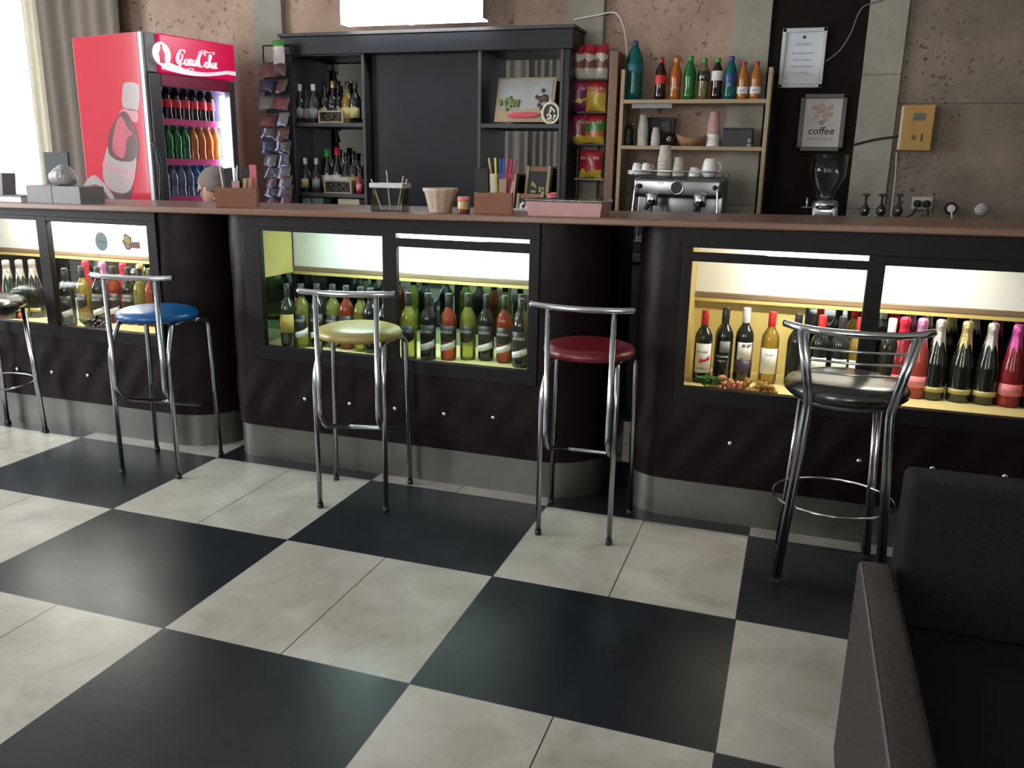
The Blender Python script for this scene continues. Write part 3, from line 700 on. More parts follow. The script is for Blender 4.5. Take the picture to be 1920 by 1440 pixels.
wine('dark wine bottle with black capsule and small grey label, second in the right cabinet', base(1351, 716), 'dglass', 'cap_black', 'greybox', 0, 1.03, G)
wine('dark wine bottle with white capsule and picture label in the right cabinet', base(1392, 713), 'dglass', 'cap_white', 'picture', 0, 1.03, G)
wine('pale yellow wine bottle with red capsule and white label in the right cabinet', base(1441, 705), 'gold_liquid', 'cap_red', 'white', 0, 1, G)
wine('dark wine bottle with yellow-tipped cap beside the left post of the black stool', base(1490, 705), 'dglass', 'cap_black', None, 0, 1, G)
wine('dark wine bottle with red capsule seen through the slats of the black stool', base(1535, 700), 'dglass', 'cap_red', 'smallwhite', 0, 1, G)
wine('dark wine bottle with black capsule seen through the slats of the black stool', base(1573, 702), 'dglass', 'cap_black', 'smallwhite', 0, 1, G)
wine('golden wine bottle with red capsule beside the mullion of the right cabinet', base(1606, 704), 'gold_liquid', 'cap_red', 'smallwhite', 0, 1, G)
wine('wine bottle with tall white capsule beside the mullion of the right cabinet', base(1661, 733), 'dglass', 'cap_white', None, 0, 1.02, G)
champagne('sparkling bottle with red foil beside the white-capped bottle', base(1684, 733, r=.043), 'redwine', 'foil_red', 'lab_red', None, group=G)
champagne('orange-pink sparkling bottle with violet foil and pink label', base(1716, 742, r=.043), 'pinkwine', 'foil_violet', 'lab_pink', 'CRICOVA', group=G)
champagne('black sparkling bottle with silver foil left of the strawberries', base(1750, 744, r=.043), 'dglass', 'foil_silver', 'lab_gold', None, group=G)
champagne('black sparkling bottle with gold foil behind the strawberries', base(1799, 747, r=.043), 'dglass', 'foil_gold', 'lab_gold', None, group=G)
champagne('black sparkling bottle with silver foil right of the strawberries', base(1846, 751, r=.043), 'dglass', 'foil_silver', 'lab_gold', None, group=G)
champagne('deep pink sparkling bottle with magenta foil and pink label', base(1892, 756, r=.043), 'redwine', 'foil_magenta', 'lab_pink', 'CRICOVA', group=G)
champagne('red-foiled sparkling bottle at the right edge of the view', base(1940, 757, r=.043), 'dgreen', 'foil_red', 'lab_red', None, group=G)

def strawberry(px, py, lb, s=1.0):
    p = atZ(px, py, ZF); x, y = p[0], max(p[1] + .012, YB + .055)
    t = thing('strawberry', lb, 'strawberry', (x, y, ZF), random.random() * 6, 'red strawberries lying in the display windows')
    b = MB().lathe([(0, 0), (.010, .004), (.018, .014), (.0175, .022), (.011, .029), (0, .030)], 12); b.v = [(X_ * s, Y_ * s, Z_ * s) for X_, Y_, Z_ in b.v]
    b.build('berry', m['strawberry'], t)
    c = MB()
    for k in range(5): a = k * 2 * PI / 5; c.add([(0, 0, .030 * s), (.008 * s * math.cos(a - .3), .008 * s * math.sin(a - .3), .031 * s), (.015 * s * math.cos(a), .015 * s * math.sin(a), .027 * s), (.008 * s * math.cos(a + .3), .008 * s * math.sin(a + .3), .031 * s)], [(0, 1, 2, 3)])
    c.tube([(0, 0, .029 * s), (.004, .002, .040 * s)], .001, 5); c.build('calyx', m['leaf'], t)
for a in [(1783, 746, 'strawberry at the left of the three in the right cabinet', 1.0), (1806, 750, 'middle strawberry of the three in the right cabinet', 1.15), (1827, 752, 'strawberry at the right of the three in the right cabinet', 1.15),
          (12, 596, 'strawberry at the left edge of the left cabinet', 1.2), (25, 597, 'middle strawberry behind the left black stool seat', 1.2), (38, 598, 'strawberry nearest the mullion of the left cabinet', 1.1)]: strawberry(*a)
def grapes(name, lb, cx, cy, n, L, mat, leaf=True, rz=0, r=.0110):
    t = thing(name, lb, 'grapes', (cx, cy, ZF), rz, 'grape bunches in the display windows'); b = MB(); placed = []
    for i in range(n):
        k = random.random(); w_ = .028 * (1 - .6 * k) + .006
        x = L * (k - .5); y = random.uniform(-w_, w_); z = r + random.choice((0, 0, 1.6 * r, 3.1 * r)) * (1 - .5 * k); b.sphere((x, y, z), r * random.uniform(.85, 1.05), n=8)
    b.build('berries', m[mat], t)
    if leaf:
        l = MB()
        for (dx, dy, a, s) in ((-L / 2 - .012, -.008, 0, .042), (-L / 2 - .012, .0, 2, .04), (-L / 2 + .01, .004, 1, .036)):
            P = [(dx, dy, .012)] + [(dx + s * (.6 + .4 * math.cos(5 * q)) * math.cos(q + a), dy + .5 * s * (.6 + .4 * math.cos(5 * q)) * math.sin(q + a), .02 + .028 * abs(math.sin(q * .5 + a))) for q in [i * PI / 10 for i in range(20)]]
            l.add(P, [(0, 1 + i, 1 + (i + 1) % 20) for i in range(20)], True); l.add([(x, y, z - .001) for x, y, z in P], [(0, 1 + (i + 1) % 20, 1 + i) for i in range(20)], True)
        l.build('leaf', m['leaf'], t)
    MB().tube([(-L / 2 - .02, 0, .014), (-L / 2 + .01, 0, .02)], .0015, 6).build('stem', m['leaf'], t)
P = base(210, 612); grapes('grape_bunch', 'bunch of dark grapes in the left cabinet', P[0], YB + .052, 42, .10, 'grape_dark')
grapes('grape_bunch', 'bunch of rosy grapes with green leaves in front of the wine bottles', 1.535, YB + .055, 34, .09, 'grape_pink')
grapes('grape_bunch', 'bunch of amber grapes left of the black stool', 1.645, YB + .055, 44, .12, 'grape_gold', False)
grapes('grape_bunch', 'small green grape bunch by the second dark bottle of the right cabinet', 1.462, YB + .050, 12, .04, 'ygreen')

# stickers on the left cabinet glass
def sticker(px, py, lb, parts):
    p = atY(px, py, YB - .001); t = thing('window_sticker', lb, 'sticker', (p[0], YB + .0035, p[2]), 0, 'stickers on the left cabinet window')
    for nm, mb, mt in parts: mb.build(nm, mt, t)
def flat(poly, y0=-.0012, y1=0): return MB().prism(poly, y0, y1, Matrix.Rotation(PI / 2, 4, 'X') @ Matrix.Scale(1, 4))
circ = [(.038 * math.cos(a * PI / 16), .046 * math.sin(a * PI / 16)) for a in range(32)]
sticker(189, 453, 'round grey-green sticker on the left cabinet window', [('disc', flat(circ, 0, .0012), M('grey_green_sticker', (.12, .19, .17), .5)), ('lettering', add_text(MB(), 'tuborg', .018, X=T(0, -.0018, 0)), m['ink_grey'])])
blob = [(-.028, -.005), (-.036, .008), (-.022, .018), (-.026, .034), (-.008, .040), (.004, .030), (.018, .024), (.016, .006), (.058, .008), (.060, -.022), (.014, -.020), (.002, -.030), (-.016, -.028)]
blob = [(x * 1.12 , z * 1.12) for x, z in blob]
sticker(240, 456, 'yellow and dark red cut-out sticker on the left cabinet window', [('backing', flat(blob, 0, .001), M('dark_red_sticker', (.17, .06, .045), .5)),
    ('yellow_figure', flat([(-.020, .004), (-.026, .012), (-.018, .020), (-.018, .034), (-.006, .036), (.002, .026), (.014, .018), (.012, 0), (0, -.004)], .001, .0018), M('mustard_sticker', (.34, .28, .03), .5)),
    ('grey_patch', flat([(-.016, -.006), (0, -.006), (.006, -.018), (-.004, -.026), (-.014, -.022)], .001, .0018), m['ink_grey'])])

# ------------------------------------------------------------------ fridge
FA = Vector((-1.95, 2.36, 0)); FANG = math.atan2(.976, .217); FW, FD, FH = .645, .66, 2.10
fr = thing('drinks_fridge', 'tall red drinks fridge with a glass door and lit header sign', 'fridge', FA, FANG)
FM = Matrix.Translation(FA) @ Matrix.Rotation(FANG, 4, 'Z'); FI = FM.inverted()
def onfront(px, py, y=0.0):
    c = FI @ Vector(CAM); d = FI.to_3x3() @ Vector(ray(px, py)); return c + d * ((y - c.y) / d.y)
def onside(px, py, x=0.0):
    c = FI @ Vector(CAM); d = FI.to_3x3() @ Vector(ray(px, py)); return c + d * ((x - c.x) / d.x)
zh0 = onfront(283, 133).z; HB = zh0 - .005
MB().box(0, .035, .06, .012, FD, FH, .003).box(FW - .012, .035, .06, FW, FD, FH, .003).build('side_panel', m['red'], fr)
MB().box(.012, .035, FH - .02, FW - .012, FD, FH).box(.012, FD - .02, .06, FW - .012, FD, FH - .02).box(.012, .035, .06, FW - .012, FD - .02, .16).build('casing', m['darkgrey'], fr)
MB().box(0, 0, .0, .018, .035, FH, .003).build('corner_trim', m['silver'], fr)
MB().box(.03, .03, .16, .035, FD - .02, HB).box(FW - .035, .03, .16, FW - .03, FD - .02, HB).box(.035, FD - .05, .16, FW - .035, FD - .02, HB).box(.035, .04, HB - .01, FW - .035, FD - .05, HB).build('interior_liner', m['liner'], fr)
hs = MB().box(.088, -.035, HB, FW, .034, FH, .008).build('header_sign', m['redbright'], fr)
MB().box(.019, -.012, HB, .087, .034, FH, .003).build('header_end_panel', M('mid_grey_panel', (.26, .27, .27), .5), fr)
df = MB(); df.box(.019, -.02, .16, .092, .03, HB - .006, .004).box(FW - .045, -.02, .16, FW - .002, .03, HB - .006, .004).box(.092, -.02, HB - .075, FW - .045, .03, HB - .006, .003).box(.092, -.02, .16, FW - .045, .03, .24)
dr = df.build('door', m['darkgrey'], fr)
MB().box(.092, -.004, .24, FW - .045, .002, HB - .075).build('glass_pane', m['pane'], dr)
MB().box(.10, -.0215, HB - .07, FW - .05, -.0205, HB - .012).build('door_header_strip', M('dim_red_strip', (.30, .01, .05), .4), dr)
h0 = onfront(289, 265, -.05); h1 = onfront(297, 388, -.05)
MB().tube(smooth_path([(h0.x, -.022, h0.z), (h0.x + .006, -.05, h0.z - .04), (h0.x + .02, -.06, (h0.z + h1.z) / 2), (h1.x, -.05, h1.z - .05), (h1.x, -.022, h1.z - .09)]), .009, 10).build('handle', m['black'], dr)
lx = FW - .075
MB().box(lx - .012, .012, .30, lx + .012, .03, HB - .10).build('led_strip', LED, fr)
# script lettering on the header, drawn as brush strokes
hp0 = onfront(330, 110, -.036); hp1 = onfront(404, 108, -.036)
def brush(mb, P, wd, X, k=5):
    Q = smooth_path([(x, 0, z) for x, z in P], k); n = len(Q); rs = [wd * (.35 + .65 * math.sin(PI * (i + .6) / (n + .2))) for i in range(n)]
    t_ = MB().tube(Q, rs, 8); t_.v = [(x, y * .12, z) for x, y, z in t_.v]; return mb.add(t_.v, t_.f, True, X)
lg = MB(); LW = hp1.x - hp0.x; X0 = T(hp0.x, -.0375, hp0.z - .034) @ Matrix.Diagonal((LW / 10.6, 1, .0155, 1))
def capC(mb, ox):
    brush(mb, [(ox + 2.2, 4.6), (ox + 2.0, 5.6), (ox + 1.2, 5.6), (ox + .3, 3.6), (ox + .1, 1.4), (ox + .7, .2), (ox + 1.7, .8), (ox + 2.3, 1.8)], .21, X0)
def lo_o(mb, ox): brush(mb, [(ox + .9, 2.6), (ox + .3, 2.2), (ox + .1, .9), (ox + .6, .2), (ox + 1.1, 1.2), (ox + 1.0, 2.5), (ox + 1.3, 2.3)], .17, X0)
def lo_c(mb, ox): brush(mb, [(ox + 1.0, 2.3), (ox + .7, 2.7), (ox + .2, 1.8), (ox + .2, .6), (ox + .7, .3), (ox + 1.2, 1.1)], .17, X0)
def lo_a(mb, ox): brush(mb, [(ox + .9, 2.5), (ox + .3, 2.2), (ox + .1, .9), (ox + .5, .3), (ox + 1.0, 1.6), (ox + 1.1, 2.6), (ox + 1.0, .8), (ox + 1.3, .3), (ox + 1.6, 1.0)], .16, X0)
capC(lg, 0); lo_o(lg, 1.9); lo_c(lg, 3.0); lo_a(lg, 3.9)
brush(lg, [(5.1, 1.9), (5.6, 2.0)], .2, X0); capC(lg, 5.4); lo_o(lg, 7.3)
brush(lg, [(8.5, 1.0), (9.2, 4.6), (9.0, 5.4), (8.7, 4.0), (8.7, .8), (9.1, .3)], .15, X0); lo_a(lg, 9.2)
brush(lg, [(.5, 4.2), (1.6, 3.7), (.6, -.4), (2.2, -1.3), (3.6, -.7), (4.4, -1.3)], .14, X0)      # tail of the first C
brush(lg, [(6.0, 5.7), (7.2, 6.6), (8.4, 6.0), (9.8, 6.4), (10.2, 5.6)], .15, X0)
lg.build('logo_lettering', m['whitelit'], hs)
wv = MB(); n = 24; ztop = onfront(300, 128, -.036).z
for i in range(n):
    u0, u1 = i / n, (i + 1) / n
    def zz(u): return HB + .050 - .032 * math.sin(PI * min(1, u * 1.15) ) - .006 * u
    def th(u): return .006 + .022 * (1 - u) ** 2 + .012 * max(0, u - .5)
    a, c = .092 + (FW - .094) * u0, .092 + (FW - .094) * u1
    wv.add([(a, -.0375, zz(u0) - th(u0)), (c, -.0375, zz(u1) - th(u1)), (c, -.0375, zz(u1) + th(u1)), (a, -.0375, zz(u0) + th(u0)), (a, -.035, zz(u0) - th(u0)), (c, -.035, zz(u1) - th(u1)), (c, -.035, zz(u1) + th(u1)), (a, -.035, zz(u0) + th(u0))], [(0, 1, 2, 3), (3, 2, 6, 7), (0, 4, 5, 1)])
wv.build('wave_ribbon', m['whitelit'], hs)
dc = onfront(303, 101, -.036)
RX = T(dc.x, -.036, dc.z) @ Matrix.Rotation(PI / 2, 4, 'X')
ds = MB().prism([(.062 * math.cos(a * PI / 16), .066 * math.sin(a * PI / 16)) for a in range(32)], 0, .002, RX).build('round_emblem', m['whitelit'], hs)
bp = [(-.018, -.05), (-.016, -.02), (-.022, -.005), (-.016, .01), (-.007, .03), (-.006, .052), (.006, .052), (.007, .03), (.016, .01), (.022, -.005), (.016, -.02), (.018, -.05)]
MB().prism(bp, .0021, .003, RX).build('bottle_emblem', m['redbright'], ds)
# printed picture on the side panel
def sidepoly(name, pts, mat, layer):
    S_ = smooth_path([onside(px, py) for px, py in pts], 4, True); n = len(S_); x0 = -.0008 * layer; v = [(x0, p.y, p.z) for p in S_] + [(0.001, p.y, p.z) for p in S_]
    MB().add(v, [tuple(range(n)), tuple(range(n, 2 * n))[::-1]] + [(i, n + i, n + (i + 1) % n, (i + 1) % n) for i in range(n)]).build(name, mat, sp)
sp = MB().box(-.0006, .045, .12, .0001, FD - .01, .125).build('side_picture', m['white'], fr)
pw = M('printed_pale_grey', (.36, .30, .30), .12, coat=.5, var=.15, scale=6); pd = M('printed_dark_bottle', (.11, .06, .065), .12, coat=.5, var=.4, scale=8); pr_ = M('printed_dull_red', (.42, .10, .13), .12, coat=.5, var=.3, scale=8)
sidepoly('printed_cap', [(231, 160), (240, 154), (254, 156), (261, 164), (260, 203), (250, 208), (236, 204), (229, 194)], pw, 1)
sidepoly('printed_neck', [(231, 204), (257, 208), (256, 230), (226, 215)], M('printed_pink', (.42, .14, .17), .15, coat=.5), 1)
sidepoly('printed_bottle', [(228, 210), (215, 228), (205, 250), (202, 272), (206, 290), (222, 302), (248, 304), (258, 298), (261, 276), (257, 250), (248, 228), (238, 212)], pd, 2)
sidepoly('printed_reflection', [(222, 222), (212, 262), (214, 285), (232, 296), (240, 260), (250, 252), (240, 240), (232, 222)], pr_, 3)
sidepoly('printed_label', [(202, 275), (194, 310), (196, 340), (212, 358), (236, 362), (250, 345), (257, 298), (246, 303), (222, 301), (206, 290)], pw, 3)
q_ = onside(222, 318); tx = MB(); add_text(tx, 'Coca-Cola', .075, X=Matrix.Translation((-.0032, q_.y, q_.z)) @ Matrix.Rotation(-PI / 2, 4, 'Z') @ Matrix.Rotation(math.radians(12), 4, 'Y'), shear=.35, bold=.001); tx.build('printed_lettering', M('printed_red_lettering', (.45, .10, .12), .3), sp)
sidepoly('printed_base', [(210, 357), (222, 381), (240, 381), (249, 350), (236, 361)], pd, 2)
sidepoly('printed_ice', [(158, 345), (176, 328), (196, 345), (214, 368), (222, 381), (160, 381), (153, 365)], pw, 1)
sidepoly('printed_ice_shadow', [(162, 352), (186, 348), (205, 372), (206, 381), (170, 381)], pd, 2)
for sfx, (yy, z_) in enumerate(((228, 0), (302, 0), (372, 0))):
    z0 = onfront(340, yy, .03).z - .02
    s_ = MB().box(.045, .045, z0, FW - .05, FD - .06, z0 + .008).build('shelf', m['silver'], fr)
    MB().box(.045, .036, z0 - .004, FW - .05, .044, z0 + .034).build('price_strip', m['pinkstrip'], s_)
    if sfx == 0: zA = z0 + .008
    elif sfx == 1: zB = z0 + .008
    else: zC = z0 + .008
PET = [(0, .003), (.024, 0), (.030, .008), (.031, .03), (.028, .06), (.029, .085), (.0315, .11), (.0315, .13), (.027, .155), (.017, .18), (.0125, .192), (.0125, .200), (0, .200)]
PETC = [(0, .003), (.024, 0), (.030, .008), (.031, .03), (.027, .065), (.0305, .10), (.0315, .13), (.028, .15), (.018, .178), (.0125, .192), (.0125, .200), (0, .200)]
def soda(label, pos, body, cap, labm=None, par=None, scale=1.0, group=None, rz=0, cat='soda bottle', text=None, ls=(.085, .13), name='soda_bottle', prof=PET, sub=None):
    t = thing(name, label, cat, pos, rz, group); t.scale = (scale,) * 3
    link('bottle_body', cmesh(('pb', body, len(prof), prof is PET), 'pet_body', lambda: MB().lathe(prof, 18), m[body]), t)
    link('cap', cmesh(('pc', cap), 'cap', lambda: MB().lathe([(.0145, .194), (.0150, .197), (.0150, .213), (.0135, .217), (0, .217)], 14), m[cap]), t)
    if labm:
        lo = link('label', cmesh(('pl', labm, ls), 'label', lambda: MB().lathe([(.0318, ls[0]), (.0322, ls[0] + .001), (.0322, ls[1] - .001), (.0318, ls[1])], 18), m[labm]), t)
        if text: link('lettering', shared(('pt', text, ls), lambda: add_text(MB(), text, .016, bend=.0322, z=sum(ls) / 2).mesh('lettering', m['lab_white'])), lo)
    return t
def inner(px, y, z): p = onfront(px, 250, y); return FM @ Vector((p.x, y, z))
G = 'cola bottles on the top shelf of the fridge'
nth = ('leftmost', 'second from left', 'third from left', 'middle', 'fifth from left', 'sixth from left', 'rightmost')
us = np.linspace(.135, .52, 7)
def fz(u, y, z): return FM @ Vector((u, y, z))
for i in range(7): soda('small dark cola bottle, %s on the top fridge shelf' % nth[i], fz(us[i], .085, zA), 'cola', 'cap_red', 'lab_red', group=G, scale=1.08, rz=FANG)
nth = ('leftmost', 'second', 'third', 'rightmost')
for i in range(4):
    soda('green soda bottle, %s of four on the middle fridge shelf' % nth[i], fz(.125 + i * .062, .085, zB), 'green_pet', 'cap_green', None, group='green soda bottles on the middle fridge shelf', scale=1.08, rz=FANG, prof=PETC)
    soda('orange soda bottle, %s of four on the middle fridge shelf' % nth[i], fz(.375 + i * .058, .085, zB), 'orange_pet', 'cap_orange', None, group='orange soda bottles on the middle fridge shelf', scale=1.08, rz=FANG, prof=PETC)
    soda('clear water bottle, %s of four on the low fridge shelf' % nth[i], fz(.14 + i * .060, .085, zC), 'clear_pet', 'cap_white', 'clear_pet', group='clear water bottles on the low fridge shelf', scale=1.08, rz=FANG, prof=PETC)
    soda('blue water bottle, %s of four on the low fridge shelf' % nth[i], fz(.375 + i * .058, .085, zC), 'blue_pet', 'cap_blue', 'cap_blue', group='blue water bottles on the low fridge shelf', scale=1.08, rz=FANG, prof=PETC)

# ------------------------------------------------------------------ back bar unit (black)
UF = 3.15
def px_box(mb, x0, x1, ya, yb_, Yf, Yb, bev=.003):
    a = atY((x0 + x1) / 2, ya, Yf); c = atY((x0 + x1) / 2, yb_, Yf); l = atY(x0, (ya + yb_) / 2, Yf)[0]; r = atY(x1, (ya + yb_) / 2, Yf)[0]
    return mb.box(l, Yf, c[2], r, Yb, a[2], bev)
un = thing('back_bar_unit', 'black back-bar unit with open mirrored shelves on both sides of a dark panel', 'shelving unit', (0, 0, 0))
XL = atY(538, 200, UF)[0]; XR = atY(1066, 200, UF)[0]; xa = atY(686, 250, UF)[0]; xb = atY(896, 250, UF)[0]; ztop = atY(800, 62, UF)[2]
MB().box(XL, UF, .0, XL + .035, WY - .06, ztop, .003).build('side_panel', m['blackwood'], un)
MB().box(XR - .035, UF, .0, XR, WY - .06, ztop, .003).build('side_panel', m['blackwood'], un)
MB().box(XL - .02, UF - .02, ztop - .11, XR + .02, WY - .06, ztop, .004).build('top_beam', m['blackwood'], un)
MB().box(XL - .03, UF - .03, ztop, XR + .03, WY - .06, ztop + .02, .003).build('cornice', m['greywood'], un)
MB().box(xa + .02, UF + .06, 0, xb - .02, UF + .10, ztop - .11).build('centre_panel', m['blackwood'], un)
def cab(x0, x1, zs, zt, side):
    for x in (x0, x1 - .02): MB().box(x, UF - .004, .9, x + .02, WY - .06, zt, .002).build('upright', m['greywood'], un)
    MB().box(x0 + .02, UF - .004, zt - .03, x1 - .02, UF + .03, zt).build('shelf_header', m['greywood'], un)
    for z in zs: MB().box(x0 + .02, UF - .002, z - .025, x1 - .02, WY - .08, z, .002).build('shelf', m['greywood'], un)
    MB().box(x0 + .02, WY - .075, .9, x1 - .02, WY - .062, zt).build('back_mirror', m['mirror'], un)
zl1 = atY(610, 230, UF)[2]; zl2 = atY(610, 362, UF)[2]; zr1 = atY(980, 232, UF)[2]; zr2 = atY(980, 400, UF)[2]
zt_l = atY(610, 95, UF)[2]; zt_r = atY(980, 80, UF)[2]
cab(XL + .036, xa, (zl1, zl2), zt_l, 0); cab(xb, XR - .036, (zr1, zr2), zt_r, 1)
# bottles on the left shelf
def shelf_pt(px, z, Y=UF + .08): return (atY(px, 250, Y)[0], Y, z)
SP = [(0, .003), (.036, 0), (.040, .006), (.040, .125), (.034, .15), (.017, .17), (.013, .185), (.013, .235), (0, .236)]
SQ = [(0, .003), (.030, 0), (.034, .006), (.034, .10), (.030, .125), (.014, .16), (.012, .175), (.012, .22), (0, .22)]
def spirit(label, pos, prof, body, cap, labm, scale=1.0, group=None, name='spirit_bottle'):
    t = thing(name, label, 'spirit bottle', pos, 0, group); t.scale = (scale,) * 3; h = prof[-1][1]; r = max(q[0] for q in prof)
    link('glass_body', cmesh(('sb', body, h), 'spirit_body', lambda: MB().lathe(prof, 18), m[body]), t)
    link('cap', cmesh(('sc', cap, h), 'cap', lambda: MB().lathe([(.0145, h - .035), (.0150, h - .033), (.0150, h + .006), (0, h + .007)], 14), m[cap]), t)
    link('label', cmesh(('sl', labm, h), 'label', lambda: MB().arc(r, -65, 65, lambda k: .03, lambda k: .09), m[labm]), t)
    return t
G = 'spirit bottles on the left mirrored shelf'
for px, body, cap, lab, sc_, lb, dY in [
    (565, 'dglass', 'cap_white', 'ink_grey', 1.0, 'slim dark spirit bottle at the left of the upper left shelf', 0),
    (578, 'clear_spirit', 'cap_black', 'ink_grey', .92, 'clear spirit bottle second on the upper left shelf', .02),
    (590, 'clear_spirit', 'cap_white', 'ink_grey', 1.0, 'clear spirit bottle third on the upper left shelf', 0),
    (612, 'dglass', 'cap_black', 'lab_gold', 1.05, 'dark spirit bottle with pale label left behind the upper crate', .06),
    (627, 'dglass', 'foil_gold', 'lab_black', 1.1, 'dark spirit bottle with black label behind the upper crate', .06),
    (637, 'dglass', 'cap_black', 'lab_gold', 1.1, 'dark spirit bottle right behind the upper crate', .08),
    (654, 'gold_liquid', 'cap_black', 'lab_gold', 1.05, 'golden spirit bottle right of the upper crate', 0),
    (668, 'dglass', 'cap_black', 'lab_gold', 1.05, 'dark spirit bottle at the right end of the upper left shelf', 0)]:
    p = shelf_pt(px, zl1, UF + .06 + dY); spirit(lb, p, SP, body, cap, lab, sc_, G)
for px, body, cap, lab, sc_, lb, dY, dz in [
    (570, 'clear_spirit', 'cap_white', 'lab_gold', .98, 'clear spirit bottle at the left of the lower left shelf', 0, 0),
    (591, 'clear_spirit', 'cap_white', 'ink_grey', .98, 'clear spirit bottle second on the lower left shelf', 0, 0),
    (612, 'dgreen', 'cap_green', 'lab_white', 1.25, 'green spirit bottle left behind the lower crate', .08, 0),
    (631, 'dglass', 'cap_red', 'lab_white', 1.3, 'spirit bottle with red cap and white label behind the lower crate', .08, .0),
    (648, 'clear_spirit', 'cap_black', 'lab_white', 1.15, 'clear spirit bottle right behind the lower crate', .08, 0),
    (662, 'clear_spirit', 'cap_black', 'lab_gold', 1.2, 'tall clear spirit bottle right of the lower crate', .08, 0),
    (672, 'pinkwine', 'cap_black', 'lab_pink', .7, 'short pink bottle at the right end of the lower left shelf', -.02, 0)]:
    p = shelf_pt(px, zl2, UF + .06 + dY); spirit(lb, p, SQ, body, cap, lab, sc_, G)
zlo = atY(610, 399, UF)[2] - .03
MB().box(XL + .056, UF + .004, zlo - .02, xa - .02, WY - .08, zlo, .002).build('shelf', m['greywood'], un)
for pa, pb, mt, lb in ((553, 583, M('lit_green_tone', (.34, .50, .38), .6), 'pale green box in place of a lit panel under the lower left shelf, left'), (587, 606, M('lit_dull_green_tone', (.20, .32, .26), .6), 'narrow dull green box in place of a lit panel under the lower left shelf'), (634, 674, M('lit_yellow_tone', (.60, .58, .34), .6), 'pale yellow box in place of a lit panel under the lower left shelf, right')):  # boxes added in place of lit panels, their lit look is in the colour
    l_ = atY(pa, 385, UF + .05)[0]; r_ = atY(pb, 385, UF + .05)[0]; t = thing('panel_stand_in', lb, 'carton', ((l_ + r_) / 2, UF + .05, zlo), 0, 'boxes in place of lit panels under the left shelf'); hw = (r_ - l_) / 2; hz = zl2 - .035 - zlo
    MB().box(-hw, 0, 0, hw, .10, hz * .72, .002).build('stand_in_base', mt, t); MB().box(-hw - .001, -.001, hz * .72 + .0005, hw + .001, .101, hz, .002).build('lid', mt, t)
def crate(px0, px1, z, h, lb):
    x0 = atY(px0, 250, UF)[0]; x1 = atY(px1, 250, UF)[0]; t = thing('wooden_crate', lb, 'crate', ((x0 + x1) / 2, UF + .03, z), 0, 'little wooden frame boxes on the left shelf'); hw = (x1 - x0) / 2
    f = MB().box(-hw, -.025, 0, hw, .018, .008).box(-hw, -.025, h - .010, hw, .018, h).box(-hw, -.025, .008, -hw + .010, .018, h - .01).box(hw - .010, -.025, .008, hw, .018, h - .01)
    f.build('frame', m['oak'], t); MB().box(-hw + .01, .010, .008, hw - .01, .015, h - .01).build('back_board', m['black'], t)
    c = MB()
    for i in range(9): c.sphere((-hw + .024 + random.random() * (2 * hw - .048), -.006, .016 + random.random() * (h - .045)), .008, n=8)
    c.build('trinkets', m['ledge'], t)
crate(597, 643, zl1, .075, 'small wooden frame box on the upper left shelf'); crate(603, 655, zl2, .085, 'small wooden frame box on the lower left shelf')

# right shelf: tilted picture display, round ornament, cartons, snack pack
p = atY(975, 225, UF + .03); pd_ = thing('display_tray', 'tilted glass-topped picture tray on the upper right shelf of the black unit', 'display tray', (atY(978, 200, UF)[0], UF + .05, zr1), 0)
tilt = T(0, -.02, .012, 0, math.radians(-16))
zt = atY(978, 140, UF + .08)[2] - zr1 - .014
MB().box(-.185, 0, 0, .185, .015, zt, .004, X=tilt).build('frame', m['oak'], pd_)
MB().box(-.165, -.002, .075, .165, .0, zt - .015, X=tilt).build('picture', M('pale_landscape_print', (.30, .31, .30), .5, var=.5, scale=6), pd_)
g = MB()
for i in range(26): g.sphere((-.105 + random.gauss(0, .03), -.006, .115 + random.gauss(0, .014)), .012, sy=.4, n=8, X=tilt)
g.build('printed_green_fruit', M('olive_green_print', (.12, .15, .03), .5), pd_)
g = MB()
for i in range(14): g.sphere((.115 + random.gauss(0, .018), -.006, .13 + random.gauss(0, .022)), .013, sy=.4, n=8, X=tilt)
g.build('printed_brown_fruit', M('brown_print', (.06, .035, .02), .5), pd_)
g = MB(); g.sphere((0, -.008, .04), .1, 1.1, .06, .18, 18, X=tilt); g.build('red_strip', M('pinkish_red_print', (.50, .05, .08), .4), pd_)
ro = thing('round_ornament', 'round pale framed ornament with coffee beans beside the picture tray', 'ornament', (atY(1030, 205, UF)[0], UF + .035, zr1), 0)
zc = .062
MB().tube([(.050 * math.cos(a * PI / 16), 0, zc + .058 * math.sin(a * PI / 16)) for a in range(32)], .0085, 8, closed=True).build('ring', m['cream_paper'], ro)
MB().prism([(.045 * math.cos(a * PI / 16), .053 * math.sin(a * PI / 16)) for a in range(32)], -.006, -.001, T(0, 0, zc) @ Matrix.Rotation(PI / 2, 4, 'X')).build('backing', m['black'], ro)
g = MB()
for i in range(16): a = random.random() * 6.28; r_ = random.random() ** .5 * .034; g.sphere((r_ * math.cos(a), -.003, zc + r_ * math.sin(a) * 1.1), .009, sx=.7, sy=.5, n=8)
g.build('beans', m['cream_paper'], ro)
MB().sphere((0, -.003, zc + .068), .010, n=8).build('bow', m['cream_paper'], ro)
